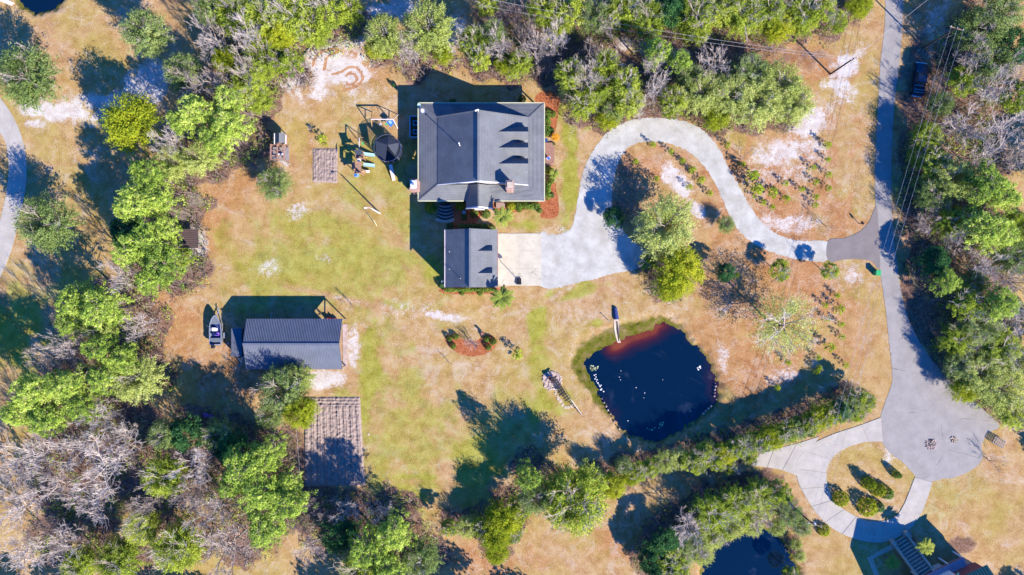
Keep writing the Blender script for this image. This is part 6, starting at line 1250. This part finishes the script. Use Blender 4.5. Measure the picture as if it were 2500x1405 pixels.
PHRASE = {'P': 'bright green pine with clumped needle tufts', 'D': 'leafy bright green tree', 'O': 'grey-green oak with pale twigs showing', 'B': 'bare grey leafless tree', 'Y': 'soft olive-green tree with feathery crown', 'W': 'yellow-green leafy tree', 'G': 'dark green evergreen tree', 'X': 'brown leafless thicket', 'T': 'thin pale willow-like tree', 'F': 'feathery light green leafy tree'}
CAT = {'P': 'pine tree', 'D': 'tree', 'O': 'oak tree', 'B': 'bare tree', 'Y': 'tree', 'W': 'tree', 'G': 'evergreen tree', 'X': 'thicket', 'T': 'tree', 'F': 'tree'}
LANDMARKS = [('the house with the dormers', 1175, 370), ('the two-dormer garage', 1150, 630), ('the ribbed metal shed', 720, 840), ('the round trampoline', 952, 370), ('the large dark pond', 1595, 935), ('the pickup truck', 2240, 182), ('the green bin', 2138, 665), ('the small brown-roofed shelter', 465, 578), ('the timber play fort', 668, 350),
 ('the boat', 532, 805), ('the top left pond corner', 95, 0), ('the bottom pond', 1830, 1370), ('the large tilled plot', 815, 1080), ('the small tilled plot', 795, 405), ('the round fire pit', 1350, 930), ('the basketball hoop', 1268, 688), ('the black driveway apron', 2085, 600), ('the green-roofed house corner', 2390, 1390),
 ('the cul-de-sac centre', 2280, 1060), ('the wooden pallet by the cul-de-sac', 2425, 1073), ('the swirl of sand tracks', 850, 195), ('the roadside utility pole', 2080, 145), ('the top right photo corner', 2500, 0), ('the bottom left photo corner', 0, 1405), ('the top left photo corner', 0, 0), ('the bottom edge centre', 1250, 1405), ('the left edge centre', 0, 702), ('the right edge centre', 2500, 702),
 ('the top edge centre', 1250, 0), ('the garden chairs in the shade', 512, 1015), ('the fallen log', 755, 118), ('the white sand path', 370, 205), ('the bend of the gravel drive', 1600, 320), ('the power line pole at top right', 2340, 62), ('the loop drive lawn island', 2120, 1170), ('the feathery lone tree by the drive', 1628, 552), ('the orange palm', 1355, 335)]
ORD = ['nearest', 'second nearest', 'third nearest', 'fourth nearest', 'fifth nearest', 'sixth nearest', 'seventh nearest', 'eighth nearest', 'ninth nearest', 'tenth nearest', 'eleventh nearest', 'twelfth nearest', 'thirteenth nearest', 'fourteenth nearest', 'fifteenth nearest', 'sixteenth nearest']
def auto_labels(items):
    """items: list of (x, y, phrase, self landmark to skip) -> one label each, true and unique by nearness rank"""
    res = []
    by = {}
    for i, it in enumerate(items): by.setdefault(it[2], []).append(i)
    for i, (x, y, ph) in enumerate(items):
        best = None
        for nm, lx, ly in LANDMARKS:
            if math.hypot(x - lx, y - ly) < 12: continue
            d = math.hypot(x - lx, y - ly); rk = sum(1 for j in by[ph] if math.hypot(items[j][0] - lx, items[j][1] - ly) < d - 1e-6 or (abs(math.hypot(items[j][0] - lx, items[j][1] - ly) - d) <= 1e-6 and j < i))
            sc_ = rk * 130 + d * .6
            if rk < 16 and (best is None or sc_ < best[0]): best = (sc_, nm, rk)
        res.append('%s, %s to %s' % (ph, ORD[best[2]], best[1]) if best else None)
    return res
PH2 = [(PHRASE[k] if not (x, y) in LAWN or k in 'GT' else PHRASE[k]) for (x, y, r, h, k) in TREES]
def szw(r, h, k):
    if h <= 5.5: return 'low ' if k != 'X' else ''
    if r >= 50: return 'broad '
    return ''
items = [(x, y, szw(r, h, k) + PHRASE[k]) for (x, y, r, h, k) in TREES]
LBL = auto_labels(items)
rr = random.Random(5)
def place_tree(kind, px, py, r, h, label, group, idx=None, name=None):
    root, parts = PROTO[kind][rr.randrange(len(PROTO[kind])) if idx is None else idx]
    o = root.copy() if root.users_collection or True else root
    COL.objects.link(o); R0, H0 = NOM[kind]
    zc = .72 * h; c = U(px, py, zc); k = M * (H - zc) / H
    s = r * k / R0
    o.location = (c.x, c.y, 0); o.rotation_euler = (0, 0, rr.uniform(0, 6.28)); o.scale = (s, s * rr.uniform(.92, 1.08), h / H0)
    if name: o.name = name
    tag(o, label, CAT.get(kind, 'tree'), group)
    for nm, me in parts:
        p = bpy.data.objects.new(nm, me); COL.objects.link(p); p.parent = o
    return o
GRP = {'P': 'pines of the woods and lawn edges', 'D': 'leafy trees around the clearing', 'O': 'oaks around the clearing', 'B': 'bare winter trees', 'Y': 'feathery olive-green trees', 'W': 'yellow-green trees', 'G': 'dark evergreens', 'X': 'leafless thickets', 'T': None, 'F': 'feathery light green trees'}
for (x, y, r, h, k), lb in zip(TREES, LBL):
    place_tree(k, x, y, r * (1.08 if (x, y) in LAWN or k in 'BXT' or h < 6 else 1.22), h, lb, GRP[k])

# undergrowth of the woods: leaves, twigs and low scrub that nobody could count
def in_woods(n, rng, spread=1.35, kinds='PDOBYWGXF', wx=None):
    T_ = [(x, y, r, h, k) for (x, y, r, h, k) in TREES if (x, y) not in LAWN and k in kinds]
    w_ = np.array([t[2] ** 2 for t in T_], float); i = rng.choice(len(T_), n, p=w_ / w_.sum())
    a = rng.uniform(0, 2 * np.pi, n); q = np.sqrt(rng.random(n)) * spread; T_ = np.array([t[:4] for t in T_], float)
    f = 1 - .0062 * T_[i, 3]
    X = 1250 + (T_[i, 0] - 1250) * f + T_[i, 2] * q * np.cos(a); Y = 702 + (T_[i, 1] - 702) * f + T_[i, 2] * q * np.sin(a)
    def clear(X, Y):
        bad = inside(X, Y, ROAD) | inside(X, Y, GRAV) | inside(X, Y, POND1) | inside(X, Y, POND2) | inside(X, Y, POND3)
        bad |= (X > 985) & (X < 1380) & (Y > 200) & (Y < 740)
        bad |= (X > 735) & (X < 900) & (Y > 960) & (Y < 1200); bad |= (X > 590) & (X < 850) & (Y > 770) & (Y < 910)
        bad |= (X > 1850) & (X < 2300) & (Y > 1085) & (Y < 1340)
        return ~bad
    k = clear(X, Y); return X[k], Y[k]
rng = np.random.default_rng(77)
X, Y = in_woods(5200, rng, 1.2)
cx = (X - 1250) * M; cy = (702.5 - Y) * M; n = 26
C = np.repeat(np.stack([cx, cy, 0 * cx + .25], 1), n, 0); s = np.repeat(rng.uniform(.35, 1.5, (len(cx), 1)), n, 0)
d = unit(rng.normal(size=C.shape)); d[:, 2] = np.abs(d[:, 2]); P = C + d * s * [1, 1, .9]
V, T = leaf_tris(P, .13, rng, d, .5, .7)
tb = np.repeat(np.clip(.55 + (fbm(X / 30, Y / 30, 5, 3) - .5) * 2.0 + rng.uniform(-.2, .2, len(X)), 0, 1), n) + rng.uniform(-.12, .12, len(P))
o = obj('undergrowth', tri_mesh('undergrowth', V, T, MAT['under'], tb)); o['kind'] = 'stuff'
X, Y = in_woods(3400, rng, 1.15)
segs = []
for x, y in zip(X, Y):
    c = np.array([(x - 1250) * M, (702.5 - y) * M, 0.0])
    for j in range(9):
        dd = unit(rng.normal(size=3) + [0, 0, .6]); dd[2] = abs(dd[2]); L = rng.uniform(.6, 2.0); e = c + dd * L
        segs.append((c, e, .03, .016, 0)); m_ = c + dd * L * .55; segs.append((m_, m_ + unit(dd + rng.normal(size=3) * .5) * L * .5, .018, .012, 0))
V, T, t = seg_mesh(segs, rng, .014); o = obj('brushwood', tri_mesh('brushwood', V, T, MAT['brush'], t)); o['kind'] = 'stuff'
# fallen twigs and leaf litter on the forest floor
X, Y = in_woods(26000, rng, 1.45)
C = np.stack([(X - 1250) * M, (702.5 - Y) * M, np.full(X.shape, .05)], 1)
V, T = leaf_tris(C, .10, rng, None, .8, .5); o = obj('leaf_litter', tri_mesh('leaf_litter', V, T, MAT['brush'], rng.random(len(C)))); o['kind'] = 'stuff'

# woods that carry on outside the view, one mass
def outer_woods():
    rng = np.random.default_rng(3); Vs = []; Ts = []; ti = []; o = 0
    spots = []
    while len(spots) < 120:
        x = rng.uniform(-450, 2950); y = rng.uniform(-420, 1850)
        if -60 < x < 2560 and -60 < y < 1465: continue
        if 2040 < x < 2240 and y < 0: continue
        if 1500 < x < 2560 and y > 1405: continue
        if -200 < x < 420 and y < 60: continue
        if x < 0 and 100 < y < 800: continue
        spots.append((x, y))
    for i, (x, y) in enumerate(spots):
        V, T, t, L = crown_lobes(rng, 4.3, 12, 9, 1100, .34); f = 1.0
        c = U(x, y); Vs.append(V + [c.x, c.y, 0]); Ts.append(T + o); o += len(V); ti.append(t)
    ob = obj('distant_woodland', tri_mesh('distant_woodland', np.concatenate(Vs), np.concatenate(Ts), MAT['dense'], np.concatenate(ti))); ob['kind'] = 'stuff'
outer_woods()

# saplings on the fields
SAPL = [(1638,370),(1666,393),(1690,415),(1713,440),(1683,457),(1733,473),(1603,437),(1552,395),(1777,355),(1813,402),(1838,429),(1848,463),(1887,470),(1918,449),(1920,484),(1957,463),(1992,445),(1992,481),(2020,355),(2021,390),(1985,410),(2023,460),(1863,495),(1885,506),(1990,501),(2023,426),(1594,354),
 (2044,722),(2014,746),(2051,755),(2020,780),(2054,792),(2055,823),(2028,848),(1997,874),(1924,885),(2065,891),(1995,907),(2000,897),(1898,947),(788,341),(1265,868),(1798,672)]
BIG = {(1838,429):1.9,(1848,463):2.0,(1887,470):1.6,(2051,755):1.35,(2028,848):1.4,(2020,355):1.2,(788,341):1.5,(1265,868):1.5,(1920,484):1.2,(1713,440):1.2,(1690,415):1.2}
def sapling_mesh(seed):
    rng = np.random.default_rng(seed); C = []
    for i in range(16):
        z = .35 + 2.2 * i / 16; r_ = .55 * (1 - .75 * i / 16) * rng.uniform(.5, 1.1); a = 2.4 * i; C.append((r_ * math.cos(a), r_ * math.sin(a), z))
    C = np.array(C); n = 16; ct = np.repeat(C, n, 0); d = unit(rng.normal(size=ct.shape) + [0, 0, .5]); P = ct + d * .16
    V, T = leaf_tris(P, .12, rng, d, .6, .4, direction=d)
    return tri_mesh('needles', V, T, MAT['sapling'], rng.uniform(.3, .9, len(T)))
SM = [sapling_mesh(i) for i in range(4)]
sb = MB(); sb.tube((0, 0, -.1), (0, 0, 2.4), .035, .012, 5); sme = bpy.data.meshes.new('stem'); sme.from_pydata([tuple(p) for p in sb.v], [], sb.f); sme.materials.append(MAT['bark'])
sl = auto_labels([(x, y, 'small yellow-green pine sapling') for x, y in SAPL])
extra = [('the loop drive', 0, 0)]
for i, ((x, y), lb) in enumerate(zip(SAPL, sl)):
    s = BIG.get((x, y), .95) ; h = 1.6 * s
    if lb is None: lb = 'small pine sapling in the sandy field between drive and road'
    o = thing('pine_sapling', U(x, y, h * .5).xy.to_3d(), lb, 'sapling', 'pine saplings dotted over the fields', rr.uniform(0, 6.28)); o.scale = (s * 1.15, s * 1.15, s * .68)
    obj('needles', SM[i % 4], o); obj('stem', sme, o)

# clipped shrubs, hedges and palms near the house
def shrub_mesh(seed, n=900, mat='hedge', leaf=.09):
    rng = np.random.default_rng(seed); d = unit(rng.normal(size=(n, 3))); d[:, 2] = np.abs(d[:, 2]); P = d * [1, 1, .9] * (1 - rng.random((n, 1)) * .22) * (1 + .1 * np.sin(d[:, :1] * 9) * np.cos(d[:, 1:2] * 8))
    V, T = leaf_tris(P, leaf, rng, d, .5, .7); return tri_mesh('foliage', V, T, MAT[mat], rng.uniform(.1, .9, n))
SHM = {'hedge': [shrub_mesh(1), shrub_mesh(2)], 'dark': [shrub_mesh(3, mat='dark'), shrub_mesh(4, mat='dark')], 'yellow': [shrub_mesh(5, mat='yellow'), shrub_mesh(6, mat='yellow')]}
def shrub(px, py, r, h, mat, label, group=None, name='shrub'):
    c = U(px, py, h * .6); o = thing(name, (c.x, c.y, 0), label, 'shrub', group, rr.uniform(0, 6))
    m = obj('foliage', SHM[mat][rr.randrange(2)], o); o.scale = (r * M, r * M, h)
    s = MB(); s.tube((0, 0, -.1), (0, 0, .5), .06, .04, 5); build('stem', s, MAT['bark'], o, world=False)
    return o
SH = [(1050,507,15,1.5,'yellow','round yellow-green shrub left of the fan-shaped steps'),(1123,502,12,1.3,'yellow','round yellow-green shrub right of the fan-shaped steps'),
 (1158,521,10,1.0,'hedge','small green shrub below the cross gable, left of its neighbour'),(1186,522,12,1.2,'hedge','bushy green shrub below the right end of the cross gable'),
 (1248,503,13,1.2,'yellow','light green shrub at the left end of the south front hedge'),(1268,512,7,.9,'hedge','small round ball shrub before the south front hedge'),(1318,514,7,.9,'hedge','small round ball shrub at the right end of the south front hedge'),
 (1350,278,9,1.2,'hedge','round green ball shrub by the north east house corner'),(1347,317,7,.9,'dark','dark round shrub just above the orange palm'),(1346,440,9,1.0,'hedge','round shrub beneath the green fan palm east of the house'),(1347,476,7,.9,'dark','dark round shrub at the south east house corner'),
 (1340,415,10,1.1,'yellow','light green shrub beside the deck steps'),(1097,827,8,1.2,'hedge','round shrub nearest the top left tip of the crescent bed'),(1112,823,8,1.2,'hedge','round shrub second from the left tip of the crescent bed'),(1106,846,8,1.1,'hedge','round shrub at lower left of the crescent bed'),
 (1188,829,8,1.2,'hedge','round shrub at the top right of the crescent bed beside the chair'),(1204,835,9,1.3,'hedge','round shrub at the far right tip of the crescent bed'),(1192,849,8,1.2,'hedge','round shrub at lower right of the crescent bed'),
 (1128,716,7,.6,'hedge','low green mound in front of the garage hedge, left one'),(1172,716,7,.6,'hedge','low green mound in front of the garage hedge, right one'),(1078,697,9,1.3,'dark','dark bush at the south west corner of the garage'),
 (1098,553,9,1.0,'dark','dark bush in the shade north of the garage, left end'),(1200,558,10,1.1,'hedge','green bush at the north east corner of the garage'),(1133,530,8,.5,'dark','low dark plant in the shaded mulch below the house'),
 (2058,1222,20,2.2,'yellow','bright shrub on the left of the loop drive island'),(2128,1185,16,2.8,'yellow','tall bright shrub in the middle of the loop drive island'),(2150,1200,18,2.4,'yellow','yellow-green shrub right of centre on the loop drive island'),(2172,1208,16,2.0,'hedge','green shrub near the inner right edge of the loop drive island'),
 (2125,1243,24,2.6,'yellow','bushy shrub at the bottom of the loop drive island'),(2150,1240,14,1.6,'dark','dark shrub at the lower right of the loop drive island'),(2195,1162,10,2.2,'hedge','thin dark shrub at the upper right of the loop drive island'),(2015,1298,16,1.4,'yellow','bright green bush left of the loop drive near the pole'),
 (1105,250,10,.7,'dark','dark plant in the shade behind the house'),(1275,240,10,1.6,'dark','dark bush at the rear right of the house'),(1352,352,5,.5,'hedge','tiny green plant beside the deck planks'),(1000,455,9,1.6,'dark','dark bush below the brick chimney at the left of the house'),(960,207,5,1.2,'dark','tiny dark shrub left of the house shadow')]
for s_ in SH: shrub(*s_)
def hedge(name, P, wd, h, mat, label, n):
    rng = np.random.default_rng(int(P[0][0])); pts = [U(x, y, h * .6) for x, y in P]; c0 = pts[0]
    t = rng.random(n) * (len(pts) - 1); i = t.astype(int); f = (t - i)[:, None]; A_ = np.array([[p.x, p.y] for p in pts]); C = A_[i] * (1 - f) + A_[i + 1] * f
    d = unit(rng.normal(size=(n, 3))); d[:, 2] = np.abs(d[:, 2]); lump = 1 + .22 * np.sin(t * 17)[:, None]
    P3 = np.concatenate([C - [c0.x, c0.y], np.zeros((n, 1))], 1) + d * [wd, wd, h] * lump * (1 - .2 * rng.random((n, 1)))
    V, T = leaf_tris(P3, .10, rng, d, .5, .7); o = thing(name, (c0.x, c0.y, 0), label, 'hedge'); obj('foliage', tri_mesh('foliage', V, T, MAT[mat], rng.random(n)), o)
    s = MB()
    for q in range(6):
        k = pts[0].lerp(pts[-1], (q + .5) / 6); s.tube((k.x, k.y, -.1), (k.x, k.y, h * .7), .03, .02, 5)
    build('stems', s, MAT['bark'], o)
hedge('hedge', [(1337,272),(1337,328)], .62, 1.3, 'hedge', 'clipped green hedge at the north east side of the house', 1500)
hedge('hedge', [(1338,447),(1338,482)], .55, 1.3, 'hedge', 'clipped green hedge at the south east side of the house', 1100)
hedge('hedge', [(1262,503),(1315,503)], .65, 1.2, 'hedge', 'clipped green hedge under the south eave of the house', 1500)
hedge('hedge', [(1086,708),(1205,708)], .42, 1.1, 'hedge', 'long narrow hedge along the south wall of the garage', 2600)
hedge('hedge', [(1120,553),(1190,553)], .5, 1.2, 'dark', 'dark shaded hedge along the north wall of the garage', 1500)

def palm(px, py, r, h, mat, label, n=34, trunkr=.2, seed=1, droop=.5):
    rng = np.random.default_rng(seed); c = U(px, py, h); o = thing('palm_tree', (c.x, c.y, 0), label, 'palm tree')
    Vs = []; Ts = []; R = r * M; k = 0; tint = []
    for i in range(n):
        a = 2.4 * i + rng.uniform(-.2, .2); e = rng.uniform(-.1, 1.0); L = R * rng.uniform(.8, 1.1)
        pts = []
        for j in range(5):
            t = j / 4; rad = L * t * math.cos(e * .7); z = h + L * .55 * math.sin(e) * t - droop * L * t * t * .6; pts.append(np.array([rad * math.cos(a), rad * math.sin(a), z]))
        for j in range(4):
            p, q = pts[j], pts[j + 1]; d = unit(q - p); s_ = unit(np.cross(d, [0, 0, 1.0])); fr = .17 * L * math.sin(math.pi * (.25 + .7 * j / 4)) 
            for sg in (-1, 1):
                for m_ in range(5):
                    b = p + (q - p) * m_ / 5; tip = b + s_ * sg * fr + d * fr * .8 + np.array([0, 0, -.12 * fr]); w_ = d * .045 * R
                    Vs += [b - w_, b + w_, tip]; Ts.append((k, k + 1, k + 2)); k += 3; tint.append(.35 + .5 * rng.random() * (.6 + .4 * e))
    obj('fronds', tri_mesh('fronds', Vs, Ts, MAT[mat], tint), o)
    s = MB(); s.tube((0, 0, -.1), (0, 0, h), trunkr * 1.2, trunkr, 9); build('trunk', s, MAT['bark'], o, world=False)
    return o
palm(1226,727,28,7.6,'palm','large yellow-green palm at the south east corner of the garage',32,seed=2)
palm(1228,528,25,5.0,'palm','grey-green palm between the house and garage beside the lawn',28,seed=3)
palm(1355,335,12,.9,'palm_gold','small orange-gold spiky palm beside the front deck',26,.12,seed=4)
palm(1352,425,14,1.3,'palm','green fan palm in the bed east of the house',30,.15,seed=5)
palm(2262,1337,22,3.6,'palm','pale sunlit palm beside the brick stairs of the green-roofed house',34,seed=6)
palm(2180,1374,20,2.6,'palm','shaded palm inside the angled path by the brick stairs',32,seed=7)
def crown_twigs(px, py, r, h, label, mat='twig', name='bare_shrub', depth=2, seed=1, nb=7):
    rng = np.random.default_rng(seed); c = U(px, py, h * .5); o = thing(name, (c.x, c.y, 0), label, 'bare shrub'); segs = []
    for i in range(nb):
        a = 2.4 * i; grow(rng, np.array([0, 0, .05]), unit(np.array([math.cos(a) * .7, math.sin(a) * .7, 1.0])), h * .6, .04, depth, segs, (4, 5), .6, .62, .15)
    V, T, t = seg_mesh(segs, rng, .014); obj('branches', tri_mesh('branches', V, T, MAT[mat], t), o)
    s = MB(); s.tube((0, 0, -.1), (0, 0, .4), .06, .04, 5); build('trunk', s, MAT['bark'], o, world=False)
crown_twigs(1152, 838, 14, 2.6, 'bare twiggy shrub in the centre of the crescent mulch bed', 'brush', seed=3, nb=9)
crown_twigs(852, 742, 10, 2.4, 'thin leafless sapling on the lawn right of the metal shed', 'brush', seed=4, nb=3)
crown_twigs(1093, 885, 8, 2.2, 'tiny leafless tree on the bare lawn left of the crescent bed', 'brush', seed=5, nb=2, depth=1)
crown_twigs(1815, 378, 10, 3.0, 'thin leafless sapling on the sand above the gravel drive', 'brush', seed=6, nb=3)
crown_twigs(2022, 548, 10, 3.0, 'thin leafless sapling above the driveway apron', 'brush', seed=8, nb=3)
crown_twigs(2430, 1130, 16, 3.4, 'slender bare tree on the lawn right of the cul-de-sac', 'brush', seed=9, nb=4)
